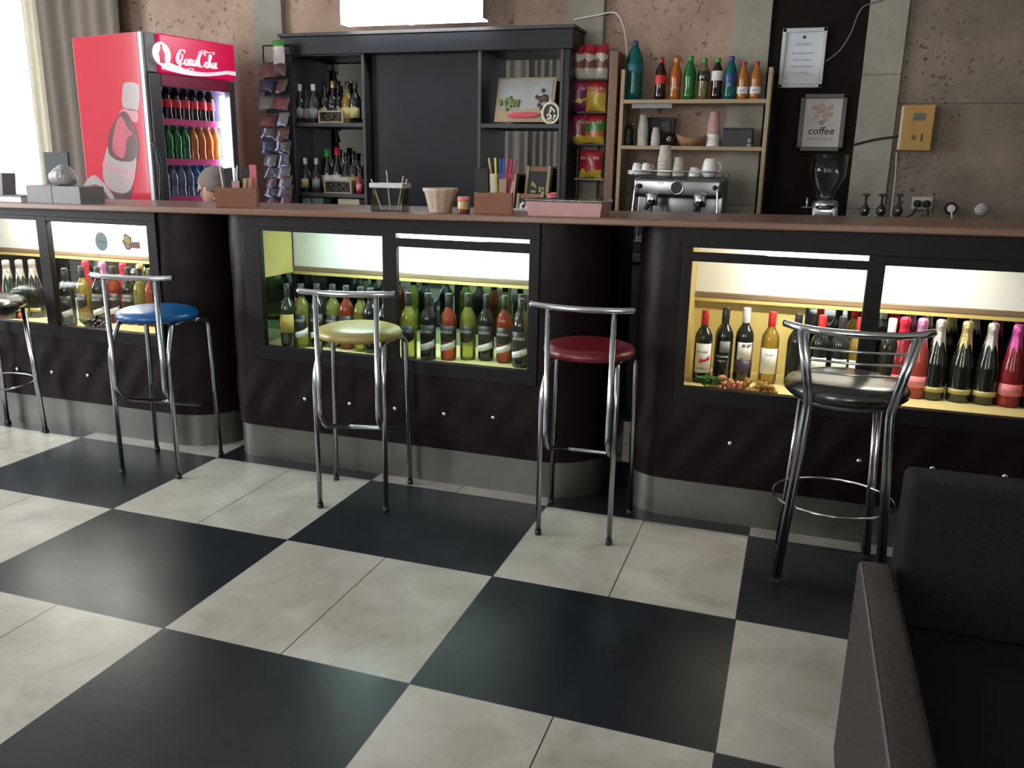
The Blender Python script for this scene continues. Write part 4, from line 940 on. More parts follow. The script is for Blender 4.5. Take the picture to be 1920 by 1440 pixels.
# wooden boxes with compartments
def tea_box(px, pyb, w_, h, lb, fill, z=None, Y=UF + .02):
    p = atY(px, pyb, Y); zz_ = p[2]; t = thing('wooden_box', lb, 'wooden box', (p[0], Y, zz_), 0, 'open wooden boxes on the lower right shelf')
    X = T(0, 0, 0, 0, math.radians(-14)); f = MB().box(-w_ / 2, 0, 0, w_ / 2, .05, h, .003, X=X); f.build('box_body', m['boxwood'], t)
    q = MB().box(-w_ / 2 + .018, -.002, .018, w_ / 2 - .018, 0, h - .03, X=X); q.build('hollow_shade_sheet', m['black'], t)  # black sheet on the solid front, painted shade for the hollow inside
    f = MB().box(-w_ / 2, -.008, 0, -w_ / 2 + .018, .0, h, X=X).box(w_ / 2 - .018, -.008, 0, w_ / 2, 0, h, X=X).box(-w_ / 2, -.008, 0, w_ / 2, 0, .018, X=X); f.build('face_frame', m['oak'], t)
    g = MB()
    for i in range(12): g.sphere((random.uniform(-w_ / 2 + .03, w_ / 2 - .03), -.004, random.uniform(.028, h * .5)), .010, sy=.6, n=8, X=X)
    g.build('contents', fill, t); return t
zb = zr2
pl = MB().box(xb + .08, UF + .075, zr2, XR - .13, WY - .09, zr2 + .085, .002)
tag(pl.build('wooden_riser', m['boxwood']), 'low reddish wooden riser at the back of the lower right shelf', 'riser')
b1 = tea_box(940, 378, .15, .24, 'open wooden box on the left of the lower right shelf behind the straws', m['ledge'], Y=UF + .0)
b2 = tea_box(1003, 345, .155, .20, 'open wooden box standing upper right on the lower right shelf', m['lab_gold'], Y=UF + .06)
b3 = tea_box(990, 392, .17, .12, 'low open wooden box with white sachets on the lower right shelf', m['white'], Y=UF - .005)
for o, z in ((b1, zr2), (b2, zr2 + .085), (b3, zr2)): o.location.z = z + .001
b1.location.y = UF + .012; b2.location.y = UF + .09; b3.location.y = UF + .012

# snack bags
def bag_mesh(w_, h, t_, seed):
    rnd = random.Random(seed); ph = [rnd.uniform(0, 6) for _ in range(4)]
    def prof(u, v): a = max(0, 1 - abs(2 * u - 1) ** 2.4); c = max(0, 1 - abs(2 * v - 1) ** 5); return a * c
    b = MB()
    def f(sg):
        def g(u, v):
            k = prof(u, v); wr = .06 * math.sin(9 * u + ph[0] + 4 * v) * math.sin(7 * v + ph[1]) * k; nar = 1 - .07 * k - .03 * math.sin(v * 11 + ph[2])
            return ((u - .5) * w_ * nar, sg * t_ * .5 * (k + wr), v * h + .004 * math.sin(u * 5 + ph[3]))
        return g
    b.grid(f(-1), 12, 16); b.grid(f(1), 12, 16); return b
red_, wht, yel, pur, grn, org = (.42, .02, .03), (.62, .56, .50), (.62, .42, .05), (.16, .02, .10), (.05, .22, .03), (.55, .16, .03)
chips = thing('snack_rack', 'narrow hanging rack with small shelves for crisp bags beside the black unit', 'rack', (0, 0, 0))
RY = WY - .20; rx0 = max(atY(1066, 250, RY)[0], XR + .024); rx1 = atY(1136, 250, RY)[0]
rack = MB()
for x in (rx0, rx1):
    rack.tube([(x, RY + .10, atY(1100, 380, RY)[2]), (x, RY + .10, atY(1100, 90, RY)[2])], .004, 8)
rack.build('upright', m['dchrome'], chips)
for py in (147, 209, 269, 334):
    z = atY(1100, py, RY)[2]; MB().box(rx0, RY, z - .012, rx1, RY + .12, z, .002).build('shelf', m['greywood'] if py != 334 else M('green_grey_board', (.20, .23, .17), .6), chips)
rows = [(147, [(1081, 'chocolate'), (1101, 'chocolate'), (1126, 'chocolate')], 62, 24), (209, [(1082, 'purple'), (1116, 'yellow')], 58, 36), (269, [(1080, 'purple2'), (1112, 'green')], 54, 38), (334, [(1106, 'red')], 52, 42)]
bm_ = {'chocolate': bagmat('white_brown_red_crisp_bag', [(0, wht), (.35, (.22, .09, .06)), (.62, wht), (.78, red_)], .17, 1),
       'purple': bagmat('purple_crisp_bag', [(0, pur), (.3, yel), (.4, pur), (.75, (.30, .03, .10))], .17, 2), 'yellow': bagmat('yellow_crisp_bag', [(0, yel), (.5, (.65, .5, .12)), (.62, org), (.8, red_)], .17, 3),
       'purple2': bagmat('maroon_crisp_bag', [(0, yel), (.3, (.22, .01, .06)), (.6, (.28, .02, .06)), (.85, red_)], .17, 4), 'green': bagmat('green_red_crisp_bag', [(0, yel), (.25, org), (.45, grn), (.72, red_)], .17, 5), 'red': bagmat('red_crisp_bag', [(0, yel), (.25, red_), (.5, (.30, .01, .03)), (.7, red_)], .17, 6)}
names = {'chocolate': 'white and brown crisp bag with red top', 'purple': 'purple crisp bag', 'yellow': 'yellow and orange crisp bag', 'purple2': 'maroon and yellow crisp bag', 'green': 'green and red crisp bag', 'red': 'red crisp bag'}
pos = {147: ('on the left of the top rack row', 'in the middle of the top rack row', 'on the right of the top rack row'), 209: ('on the left of the second rack row', 'on the right of the second rack row'), 269: ('on the left of the third rack row', 'on the right of the third rack row'), 334: ('alone on the lowest rack row',)}
for py, L, hp, wp in rows:
    z = atY(1100, py, RY)[2]; h = hp * .0031; w_ = wp * .0033
    for i, (px, kd) in enumerate(L):
        t = thing('crisp_bag', names[kd] + ' ' + pos[py][i], 'crisp bag', (atY(px, py - 20, RY + .03)[0], RY + .045, z + .001), random.uniform(-.06, .06), 'crisp bags on the hanging rack')
        mb = bag_mesh(w_, h, .055, px); mb.build('bag', bm_[kd], t)
        add_text(MB(), 'CHIPSTERS' if kd != 'chocolate' else 'Flips', w_ * (.17 if kd != 'chocolate' else .3), X=T(0, -.0245, h * .72, 0, -.12)).build('lettering', m['lab_white'], t)

# hanging strips of small snack packets on the left of the black unit
SY = 2.99
sx0 = atY(481, 250, SY)[0]; sx1 = atY(532, 250, SY)[0]
sr = thing('snack_strip_stand', 'dark wire stand hung with rows of small snack packets beside the fridge', 'rack', ((sx0 + sx1) / 2, SY + .12, 0), 0); hw = (sx1 - sx0) / 2
z_hi = atY(505, 80, SY)[2]
fr_ = MB()
for x in (-hw, hw): fr_.tube([(x, .0, .012), (x, .0, z_hi)], .005, 8)
fr_.tube([(-hw, 0, z_hi), (hw, 0, z_hi)], .005, 8); fr_.box(-hw - .02, -.15, 0, hw + .01, .03, .012); fr_.build('frame', m['black'], sr)
MB().box(-hw, .004, .9, hw, .008, z_hi - .1).build('backing_board', m['offblack'], sr)
packm = [M('brown_snack_film', (.10, .05, .04), .3), M('silver_snack_film', (.12, .12, .135), .2, .5), M('dim_red_snack_film', (.16, .045, .04), .3), M('dark_blue_snack_film', (.03, .035, .08), .3), M('grey_white_snack_film', (.15, .14, .14), .25)]
pk = [bag_mesh(.100, .092, .035, 50 + i) for i in range(3)]
pyrows = [142, 172, 204, 236, 262, 287, 312, 333, 352, 370, 388]; cls = {0: 'brown', 1: 'silver', 2: 'dull red', 3: 'dark blue', 4: 'grey-white'}
ordn = ['top', 'second', 'third', 'fourth', 'fifth', 'sixth', 'seventh', 'eighth', 'ninth', 'tenth', 'lowest']
for ri, py in enumerate(pyrows):
    z = atY(505, py, SY)[2]; order = random.sample(range(5), 2)
    MB().tube([(-hw, -.05, z + .075), (hw, -.05, z + .075)], .002, 6).build('hanging_wire', m['darkgrey'], sr)
    for j in (0, 1):
        k = order[j] if ri else (2, 0)[j]
        t = link('snack_packet', shared(('pk', k, (ri + j) % 3), lambda: pk[(ri + j) % 3].mesh('packet', packm[k])))
        t.location = (sr.location.x + (j - .5) * hw * 1.0, SY + .05, z); t.rotation_euler = (random.uniform(-.5, -.2), random.uniform(-.1, .1), random.uniform(-.3, .3))
        tag(t, '%s snack packet on the %s in the %s row of the packet stand' % (cls[k], ('left', 'right')[j], ordn[ri]), 'snack packet', 'snack packets on the wire stand')
t = bag_mesh(.085, .14, .04, 77).build('snack_packet', bagmat('white_green_packet', [(0, (.55, .5, .48)), (.6, wht), (.72, grn)], .14, 9)); p = atY(515, 118, SY); t.location = (p[0], SY + .05, p[2])
tag(t, 'white and green snack packet at the very top of the packet stand', 'snack packet', 'snack packets on the wire stand')

# ------------------------------------------------------------------ lit panel above the dark panel
p0 = atY(640, 46, 3.02); p1 = atY(905, 40, 3.02)
lb_ = thing('ceiling_light_box', 'brightly lit white light box hanging above the dark centre panel', 'light', ((p0[0] + p1[0]) / 2, 3.06, p0[2])); hw2 = (p1[0] - p0[0]) / 2
MB().box(-hw2, -.05, .004, hw2, -.04, .33, .003).box(-hw2, -.045, 0, hw2, .045, .006).build('lit_face', LIGHTBOX, lb_)
MB().box(-hw2, -.039, .007, hw2, .05, .335, .004).build('housing', m['silver'], lb_)
MB().sphere((.0, -.03, -.004), .03, sz=.35, n=14).build('indicator_bulb', LIGHTBOX, lb_)
c_ = MB()
for x in (-hw2 * .7, hw2 * .7): c_.tube([(x, .02, .33), (x, .02, 3.3 - p0[2])], .004, 6)
c_.build('hanging_rod', m['darkgrey'], lb_)

# ------------------------------------------------------------------ wooden post and oak shelf
px0_ = atY(1137, 250, 3.2)[0]; px1_ = atY(1153, 250, 3.2)[0]
tag(MB().box(px0_, 3.20, .9305, px1_, WY - .055, atY(1145, 95, 3.2)[2], .004).build('wooden_post', m['post']), 'upright reddish brown wooden post between the crisp rack and the oak shelf', 'post')
OF = 3.2
ok = thing('oak_shelf_unit', 'open light oak shelf unit with soda bottles on top', 'shelf', (0, 0, 0))
ox0 = atY(1158, 280, OF)[0]; ox1 = atY(1436, 280, OF)[0]; zs1 = atY(1300, 186, OF)[2]; zs2 = atY(1300, 274, OF)[2]; ztp = atY(1300, 128, OF)[2]
for x in (ox0, ox1 - .022): MB().box(x, OF, .9305, x + .022, WY - .055, ztp + (.0), .002).build('side_board', m['oak'], ok)
for z in (zs1, zs2): MB().box(ox0 + .022, OF, z - .022, ox1 - .022, WY - .055, z, .002).build('shelf', m['oak'], ok)
sl = MB().box(ox0 + .07, OF + .004, zs1 - .048, ox0 + .30, OF + .007, zs1 - .024); so = sl.build('price_label_strip', m['ink_grey'], ok)
zcnt = .93
tag(MB().box(XR + .03, 2.80, zcnt - .04, 3.4, WY - .06, zcnt, .004).box(XR + .04, 2.85, 0, 3.35, WY - .1, zcnt - .04).build('back_counter', m['greywood']), 'dark back counter behind the bar carrying the coffee machine', 'counter')
def onsh(px, z, Y=OF + .09): return (atY(px, 180, Y)[0], Y, z)
G = 'soda bottles on top of the oak shelf'
BIG = [(0, .004), (.040, 0), (.050, .012), (.052, .05), (.049, .10), (.052, .14), (.052, .20), (.046, .235), (.028, .28), (.0135, .305), (.0135, .315), (0, .315)]
t = thing('soda_bottle', 'big teal soda bottle at the left end of the oak shelf', 'soda bottle', onsh(1187, zs1), 0, G)
MB().lathe(BIG, 24).build('bottle_body', m['teal_pet'], t); MB().lathe([(.015, .306), (.0155, .308), (.0155, .328), (0, .330)], 14).build('cap', m['cap_blue'], t)
lo = MB().lathe([(.0525, .15), (.053, .151), (.053, .199), (.0525, .20)], 24).build('label', M('teal_label', (.01, .12, .16), .4), t)
for px, body, cap, lab, lb, s_, tx in [(1237, 'cola', 'cap_red', 'lab_red', 'dark cola bottle with red label on top of the oak shelf', 1.06, None), (1265, 'orange_pet', 'cap_orange', None, 'orange soda bottle on top of the oak shelf', 1.06, 'FANTA'),
    (1291, 'green_pet', 'cap_green', None, 'bright green soda bottle on top of the oak shelf', 1.10, None), (1317, 'tea_pet', 'cap_green', 'dgreen', 'pale tea bottle with green cap and dark label on the oak shelf', 1.04, None),
    (1342, 'cola', 'cap_green', 'lab_white', 'dark iced tea bottle with green cap on top of the oak shelf', 1.04, None), (1367, 'teal_pet', 'cap_blue', 'cap_blue', 'small teal soda bottle with dark blue cap on the oak shelf', 1.08, None),
    (1391, 'juice', 'cap_red', 'lab_white', 'left one of two orange juice bottles with red caps', .94, 'juice'), (1415, 'juice', 'cap_red', 'lab_white', 'right one of two orange juice bottles with red caps', .94, 'juice')]:
    ls = (.035, .075) if 'juice' in lb else ((.10, .15) if px in (1317, 1342) else (.085, .13))
    o = soda(lb, onsh(px, zs1), body, cap, lab, group=G, scale=s_, ls=ls, prof=PETC if px in (1265, 1291) else PET)
    if tx: add_text(MB(), tx, .016, bend=.0335, z=.055 if 'juice' in lb else .06).build('lettering', m['lab_white'] if tx == 'FANTA' else m['ink'], o)
# cups
def cup_stack(px, z, n, lb, r=.035, h=.085, gap=.016, mat='cup_print', Y=OF + .08, top=None, group='stacks of paper cups'):
    p = onsh(px, z, Y); t = thing('paper_cup_stack', lb, 'paper cups', p, 0, group)
    for i in range(n):
        c = MB().lathe([(r, 0), (r + .0025, .002), (r + .001, .005), (r * .72, h), (0, h)], 20, T(0, 0, i * gap)); c.build('paper_cup', m[top] if top and i >= n * .55 else m[mat], t)
    return t
cup_stack(1209, zs2, 6, 'taller stack of patterned paper cups on the left of the oak shelf', .030, .08, .019)
cup_stack(1234, zs2, 3, 'shorter stack of paper cups beside the taller one', .026, .07, .017)
cup_stack(1343, zs2, 7, 'tall stack of white cups with pink cups on top on the oak shelf', .036, .09, .017, 'white', top='pinkplastic')
for px, lb in ((1376, 'left black box on the middle oak shelf'), (1404, 'right black box on the middle oak shelf')):
    t = thing('black_box', lb, 'box', onsh(px, zs2), 0, 'black boxes on the oak shelf'); MB().box(-.042, -.04, 0, .042, .04, .095, .003).build('carton', m['black'], t); MB().box(-.044, -.042, .095, .044, .042, .104, .003).build('lid', m['offblack'], t)
t = thing('small_glass', 'tiny glass figurine in front of the right black box', 'figurine', onsh(1413, zs2, OF + .025)); MB().lathe([(.014, 0), (.016, .012), (.005, .018), (0, .019)], 12).sphere((0, 0, .033), .014, n=10).build('figurine', m['ink_grey'], t)
bk = thing('wicker_basket', 'shallow brown basket on the middle oak shelf', 'basket', onsh(1302, zs2)); MB().lathe([(0, 0), (.055, 0), (.09, .055), (.094, .055), (.060, .004), (0, .004)], 26, wob=lambda i, a, r, z: (r * (1 + .03 * math.sin(20 * a)), z + (.012 * math.sin(2 * a + 1) if z > .05 else 0))).build('basket_weave', m['basket'], bk)
bb = thing('coffee_bag', 'crumpled dark coffee bag between the cups and the basket', 'coffee bag', onsh(1262, zs2)); bag_mesh(.075, .07, .06, 5).build('bag', m['cola'], bb)
bb = thing('hand_grinder', 'dark metal gadget at the left end of the middle oak shelf', 'gadget', onsh(1182, zs2)); MB().lathe([(.03, 0), (.032, .02), (.024, .06), (.03, .09), (.012, .11), (0, .112)], 16).build('gadget_body', m['black'], bb); MB().tube([(0, 0, .108), (.03, -.01, .118), (.032, -.01, .135)], .004, 8).build('crank', m['dchrome'], bb)
t = thing('cup_lid_dispenser', 'dark lid dispenser hanging behind the paper cups', 'dispenser', onsh(1240, zs2 + .0, OF + .16)); MB().box(-.09, -.02, .0, .09, .02, .165, .006).build('dispenser_body', m['offblack'], t); MB().box(.01, -.03, .08, .07, -.02, .145, .004).build('dark_window', m['black'], t)

# ------------------------------------------------------------------ espresso machine
EY = 2.98; e0 = atY(1187, 370, EY); e1 = atY(1353, 370, EY); ex = (e0[0] + e1[0]) / 2; ew = (e1[0] - e0[0]) / 2; ez = atY(1270, 331, EY)[2] - zcnt
em = thing('espresso_machine', 'chrome two-group espresso machine on the back counter', 'coffee machine', (ex, EY, zcnt))
MB().box(-ew, .14, .02, ew, .38, ez, .012, seg=3).build('machine_body', m['machine'], em)
MB().box(-ew, -.02, ez - .115, ew, .14, ez - .01, .02, seg=4).build('front_panel', m['machine'], em)
MB().box(-ew, -.06, .02, ew, .14, .07, .006).build('drip_tray', m['machine'], em)
MB().tube([(-ew, -.03, ez), (-ew, -.03, ez + .028), (ew, -.03, ez + .028), (ew, -.03, ez)], .004, 8).tube([(-ew, .36, ez), (-ew, .36, ez + .028), (ew, .36, ez + .028), (ew, .36, ez)], .004, 8).build('cup_rail', m['chrome'], em)
MB().tube([(.035 * math.cos(a * PI / 12), -.022, ez - .06 + .035 * math.sin(a * PI / 12)) for a in range(24)], .005, 8, closed=True).build('round_gauge', m['chrome'], em)
MB().prism([(.031 * math.cos(a * PI / 12), .031 * math.sin(a * PI / 12)) for a in range(24)], .0, .004, T(0, -.02, ez - .06) @ Matrix.Rotation(PI / 2, 4, 'X')).build('gauge_face', m['black'], em)
for sx in (-1, 1):
    gx = sx * ew * .54
    g = MB().lathe([(.030, ez - .16), (.034, ez - .155), (.034, ez - .10), (.026, ez - .09), (0, ez - .088)], 20, T(gx, -.03, 0)).build('group_head', m['chrome'], em)
    h = MB().tube([(gx, -.06, ez - .145), (gx, -.11, ez - .150)], .008, 10).tube([(gx, -.11, ez - .150), (gx, -.20, ez - .165)], [.010, .014], 10)
    h.tube([(gx, -.03, ez - .16), (gx, -.03, ez - .19), (gx + .015, -.03, ez - .20)], .006, 8); h.build('portafilter', m['black'], em)
    MB().tube(fillet([(sx * ew * .92, -.02, ez - .05), (sx * ew * .92, -.06, ez - .06), (sx * ew * .95, -.07, ez - .20), (sx * ew * .96, -.075, .06)], .03), .005, 8).build('steam_wand', m['chrome'], em)
    MB().sphere((sx * ew * .85, -.035, ez - .055), .014, n=10).build('steam_knob', m['black'], em)
for i in range(6): MB().sphere((-.10 + i * .012 + (.08 if i > 2 else 0), -.023, ez - .035), .003, n=6).build('button', m['black'], em)
def cup(label, px, z, r=.026, h=.045, Y=EY + .06, handle=True, mat='porcelain'):
    t = thing('upturned_cup', label, 'cup', onsh(px, z, Y), 0, 'upturned cups on the coffee machine')
    MB().lathe([(r, 0), (r, .003), (r * .9, h * .6), (r * .62, h), (0, h)], 20).build('cup_body', m[mat], t)
    if handle: MB().tube(smooth_path([(r * .9, 0, h * .25), (r * 1.5, 0, h * .35), (r * 1.4, 0, h * .7), (r * .75, 0, h * .75)], 4), .003, 6).build('handle', m[mat], t)
zt = zcnt + ez + .001
t = thing('saucer_stack', 'stack of white saucers at the left of the coffee machine', 'saucers', onsh(1207, zt, EY + .06))
for i in range(4): MB().lathe([(.03, 0), (.066, .008), (.066, .011), (.03, .004), (0, .004)], 24, T(0, 0, i * .0055)).build('saucer', m['porcelain'], t)
cup('white espresso cup on the left of the saucer stack', 1201, zt + .024, Y=EY + .06); cup('white espresso cup on the right of the saucer stack', 1219, zt + .024, Y=EY + .06)
cup_stack(1254, zt, 5, 'tall stack of patterned paper cups in the middle of the coffee machine', .038, .09, .019, Y=EY + .05)
cup_stack(1281, zt, 2, 'short stack of paper cups on the coffee machine', .032, .085, .018, Y=EY + .05)
cup('white cup right of the paper cups on the coffee machine', 1311, zt, .03, .05)
t = thing('milk_jug', 'pale rounded jug upside down at the right of the coffee machine', 'jug', onsh(1341, zt, EY + .06)); MB().lathe([(.030, 0), (.040, .02), (.042, .05), (.034, .085), (.028, .098), (0, .10)], 22).build('jug_body', m['porcelain'], t); MB().tube(smooth_path([(.040, 0, .03), (.058, 0, .04), (.055, 0, .07), (.036, 0, .08)], 4), .004, 6).build('handle', m['porcelain'], t)

# ------------------------------------------------------------------ grinder, taps, things on the right wall
GY = 3.0; gp = atY(1545, 390, GY); t = thing('coffee_grinder', 'coffee grinder with a clear bean hopper on the back counter', 'coffee grinder', (gp[0], GY, zcnt)); gz = atY(1545, 378, GY)[2] - zcnt; gh = atY(1545, 290, GY)[2] - zcnt
MB().box(-.07, -.05, 0, .07, .13, gz - .02, .015, seg=3).lathe([(.06, gz - .04), (.07, gz - .02), (.065, gz), (.05, gz + .01), (0, gz + .01)], 24).build('grinder_body', m['dchrome'], t)
MB().lathe([(.04, gz + .012), (.05, gz + .05), (.090, gz + .13), (.094, gh), (.090, gh), (.086, gz + .13), (.046, gz + .05), (.036, gz + .014)], 28).build('bean_hopper', m['clear'], t)
MB().box(-.045, -.12, gz - .12, .045, -.05, gz - .05, .008).build('doser', m['chrome'], t); MB().tube([(.04, -.10, gz - .09), (.09, -.13, gz - .08)], .006, 8).build('doser_lever', m['black'], t)
t = thing('tamper_cup', 'small chrome cup left of the coffee grinder', 'cup', (atY(1511, 400, GY)[0], GY - .05, zcnt)); MB().lathe([(.03, 0), (.032, gz - .03), (.034, gz - .03), (.034, gz - .028), (.02, gz - .028), (0, gz - .028)], 20).build('cup_body', m['chrome'], t); MB().tube([(0, 0, gz - .03), (0, 0, gz + .02)], .006, 8).build('tamper_handle', m['dchrome'], t)
def tap(px, lb):
    Y = 2.62; p = atY(px, 390, Y); zt_ = atY(px, 366, Y)[2]; z0_ = 1.0; t = thing('bar_tap', lb, 'tap', (p[0], Y, z0_), 0, 'dark taps behind the bar counter'); H_ = zt_ - z0_
    MB().box(-.012, -.01, H_ - .005, .016, .01, H_ + .008, .003).box(-.020, -.006, H_ - .002, -.010, .006, H_ + .005).build('handle', m['black'], t)
    MB().lathe([(.006, H_ - .005), (.005, H_ - .036), (.011, H_ - .048), (.021, H_ - .060), (.021, H_ - .085), (.012, H_ - .096)][::-1], 16).build('valve_body', m['black'], t)
    MB().tube([(-.008, 0, H_ - .09), (-.014, 0, 0)], .005, 8).tube([(.008, 0, H_ - .09), (.012, 0, 0)], .005, 8).build('pipe', m['dchrome'], t)
    MB().sphere((.0, -.019, H_ - .072), .007, n=8).build('nut', m['chrome'], t)
tap(1622, 'dark tap with T-shaped handle, leftmost of three'); tap(1652, 'dark tap with T-shaped handle, middle of three'); tap(1684, 'dark tap with T-shaped handle, rightmost of three')
tag(MB().box(1.9, 2.55, .96, 2.35, 2.69, 1.0, .004).box(1.93, 2.58, .0, 1.97, 2.66, .96).box(2.28, 2.58, 0, 2.32, 2.66, .96).build('tap_stand', m['darkgrey']), 'dark metal stand under the three taps, mostly hidden by the counter', 'stand')
def quad(px, Y):   # centre, width, height of a picture given its four pixel corners
    P_ = [atY(x, y, Y) for x, y in px]; c = sum(P_) / 4; w_ = ((P_[1] - P_[0])[0] + (P_[2] - P_[3])[0]) / 2; h = ((P_[0] - P_[3])[2] + (P_[1] - P_[2])[2]) / 2; return c, w_, h
c, w_, h = quad([(1468, 53), (1552, 51), (1541, 166), (1459, 163)], WY - .05)
t = thing('framed_certificate', 'white framed certificate on the dark wall panel', 'certificate', (c[0], WY - .031, c[2])); h2, w2 = h / 2, w_ / 2
f = MB().box(-w2, -.02, -h2, w2, 0, -h2 + .022, .003).box(-w2, -.02, h2 - .022, w2, 0, h2, .003).box(-w2, -.02, -h2, -w2 + .022, 0, h2, .003).box(w2 - .022, -.02, -h2, w2, 0, h2, .003); f.build('frame', M('pale_silver_frame', (.50, .52, .53), .3), t)
pp = MB().box(-w2 + .02, -.008, -h2 + .02, w2 - .02, -.004, h2 - .02).build('paper', M('pale_document', (.58, .61, .66), .25), t)
x_ = MB(); add_text(x_, 'LICENTA', .022, X=T(0, -.0088, h2 - .085))
for i, s_ in enumerate(('Se elibereaza prezenta', 'pentru activitatea', 'de alimentatie publica', 'bar - cafenea')): add_text(x_, s_, .013, X=T(0, -.0088, h2 - .13 - i * .035))
x_.build('printed_text', m['ink_grey'], pp)
x_ = MB(); x_.box(-.008, -.010, h2 - .055, .008, -.0088, h2 - .040); x_.build('crest', m['ink'], pp)
c, w_, h = quad([(1504, 175), (1589, 177), (1580, 286), (1492, 281)], WY - .05); h2, w2 = h / 2, w_ / 2
t = thing('framed_print', 'framed coffee print with faded flowers below the certificate', 'picture', (c[0], WY - .031, c[2]))
f = MB().box(-w2, -.025, -h2, w2, 0, -h2 + .024, .003).box(-w2, -.025, h2 - .024, w2, 0, h2, .003).box(-w2, -.025, -h2, -w2 + .024, 0, h2, .003).box(w2 - .024, -.025, -h2, w2, 0, h2, .003); f.build('frame', M('grey_brown_frame', (.09, .08, .075), .5), t)
pp = MB().box(-w2 + .02, -.010, -h2 + .02, w2 - .02, -.006, h2 - .02).build('print_sheet', M('off_white_print', (.48, .46, .44), .5), t)
add_text(MB(), 'coffee', .058, X=T(0, -.011, -.045), shear=.15, bold=.0006).build('coffee_lettering', m['ink'], pp)
add_text(MB(), 'BEFORE TALKIE', .020, X=T(0, -.011, -.088)).build('small_lettering', m['ink_grey'], pp)
f = MB()
for i in range(40): a = random.random() * 6.28; r_ = random.random() ** .5; f.sphere((.066 * math.cos(a) * r_ - .004, -.0102, .055 + .048 * math.sin(a) * r_), .004 + .007 * random.random(), sy=.06, n=8)
f.build('flower_print', m['ink_red'], pp)
MB().box(-.014, -.0115, -.012, .014, -.0105, .012).build('cup_print', m['ink_grey'], pp)
c, w_, h = quad([(1696, 194), (1752, 197), (1745, 283), (1685, 281)], WY - .14); h2, w2 = h / 2, w_ / 2
t = thing('electric_meter_box', 'ochre electric meter box with a small display on the stone wall', 'meter box', (c[0] + .005, WY - .022, c[2]))
MB().box(-w2, -.10, -h2, w2, 0, h2, .004).build('box_body', m['yellowbox'], t)
MB().box(-w2 - .006, -.09, -h2 + .004, -w2 - .0005, -.005, h2 - .004, .001).build('pale_side_flap', m['beigeside'], t)
MB().box(-.03, -.1015, .035, .035, -.1003, .075).build('display', M('grey_lcd', (.09, .085, .06), .3), t)
x_ = MB(); add_text(x_, '#', .045, X=T(-.012, -.1012, -.05)); x_.box(.022, -.102, -.07, .030, -.1003, -.033); x_.build('switch_marks', m['ink'], t)
x_ = MB(); add_text(add_text(x_, 'CITITI', .014, X=T(.002, -.102, .062)), 'PRODUS', .014, X=T(.002, -.102, .046)); x_.build('display_text', m['ink'], t)
# sockets
def cord(name, lb, P_, r=.003, mat='black', cat='cable'): return tag(MB().tube(smooth_path(P_, 6), r, 8).build(name, m[mat]), lb, cat)
c, w_, h = quad([(1710, 370), (1746, 370), (1746, 392), (1710, 392)], WY - .04)
t = thing('double_socket', 'double wall socket with two black plugs', 'socket', (c[0], WY - .021, c[2])); MB().box(-.05, -.03, -.035, .055, 0, .035, .006).build('socket_plate', m['socket'], t)
for sx in (-1, 1): MB().lathe([(.020, 0), (.020, .03), (.010, .045), (0, .046)], 14, T(sx * .024, -.03, -.002) @ Matrix.Rotation(PI / 2, 4, 'X')).build('plug', m['black'], t)
X_, Z_ = c[0], c[2]
cord('power_cable', 'black cable hanging left from the double socket', [(X_ - .024, WY - .10, Z_ - .005), (X_ - .05, WY - .12, Z_ - .06), (X_ - .14, WY - .14, Z_ - .12), (X_ - .2, WY - .16, zcnt + .005)], .005)
cord('power_cable', 'black cable hanging straight down from the double socket', [(X_ + .024, WY - .10, Z_ - .005), (X_ + .03, WY - .12, Z_ - .06), (X_ + .035, WY - .12, Z_ - .14), (X_ + .03, WY - .12, zcnt + .005)], .005)
for px, py, lb, mt, ring in ((1783, 391, 'round white socket with a white cable', 'white', 'black'), (1840, 393, 'round grey socket near the right edge', 'socket', 'socket')):
    p = atY(px, py, WY - .03); t = thing('round_socket', lb, 'socket', (p[0], WY - .021, p[2]), 0, 'round wall sockets'); X = Matrix.Rotation(PI / 2, 4, 'X')
    MB().lathe([(.032, 0), (.034, .004), (.030, .012), (0, .012)], 22, X).build('socket_plate', m[ring], t); MB().lathe([(.022, .0125), (.022, .030), (.016, .036), (0, .036)], 20, X).build('socket_insert', m[mt], t)
    if px == 1840:
        k = MB()
        for sx in (-1, 1): k.sphere((sx * .008, -.037, 0), .003, n=6)
        k.build('contact_hole', m['black'], t)
    else: cord('power_cable', 'white cable hanging from the round white socket', [(p[0], WY - .052, p[2] - .01), (p[0] + .01, WY - .06, p[2] - .08), (p[0] + .02, WY - .07, zcnt + .005)], .005, 'white')
p = [atY(x, y, WY - .035) for x, y in ((1600, 272), (1640, 262), (1686, 256))]; cord('wall_cable', 'dark cable running into the meter box across the grey pilaster', [(q[0], WY - .058, q[2]) for q in p], .006)
p = [atY(x, y, WY - .03) for x, y in ((1680, 285), (1678, 330), (1672, 380), (1668, 417))]; cord('wall_cable', 'pale cable running down beside the grey pilaster', [(q[0] + .0, WY - .060, q[2]) for q in p], .004, 'socket')
p = [atY(x, y, WY - .03) for x, y in ((1690, -8), (1632, 8), (1612, 22), (1594, 65), (1575, 95), (1549, 116))]; cord('wall_cable', 'thin cable looping down to the certificate', [(q[0], WY - .058, q[2]) for q in p], .003, 'ink_grey')
p = [atY(x, y, 3.3) for x, y in ((1072, 33), (1110, 26), (1144, 20), (1158, 30), (1168, 60), (1172, 110))]; cord('wall_cable', 'white cable arching over the wooden post beside the oak shelf', [(q[0], 3.36, q[2]) for q in p], .004, 'white')
p = atY(1912, 410, 2.6); t = thing('cloth_heap', 'dark crumpled cloth heap at the right edge behind the counter', 'cloth', (p[0] + .10, 2.6, zcnt + .0)); 
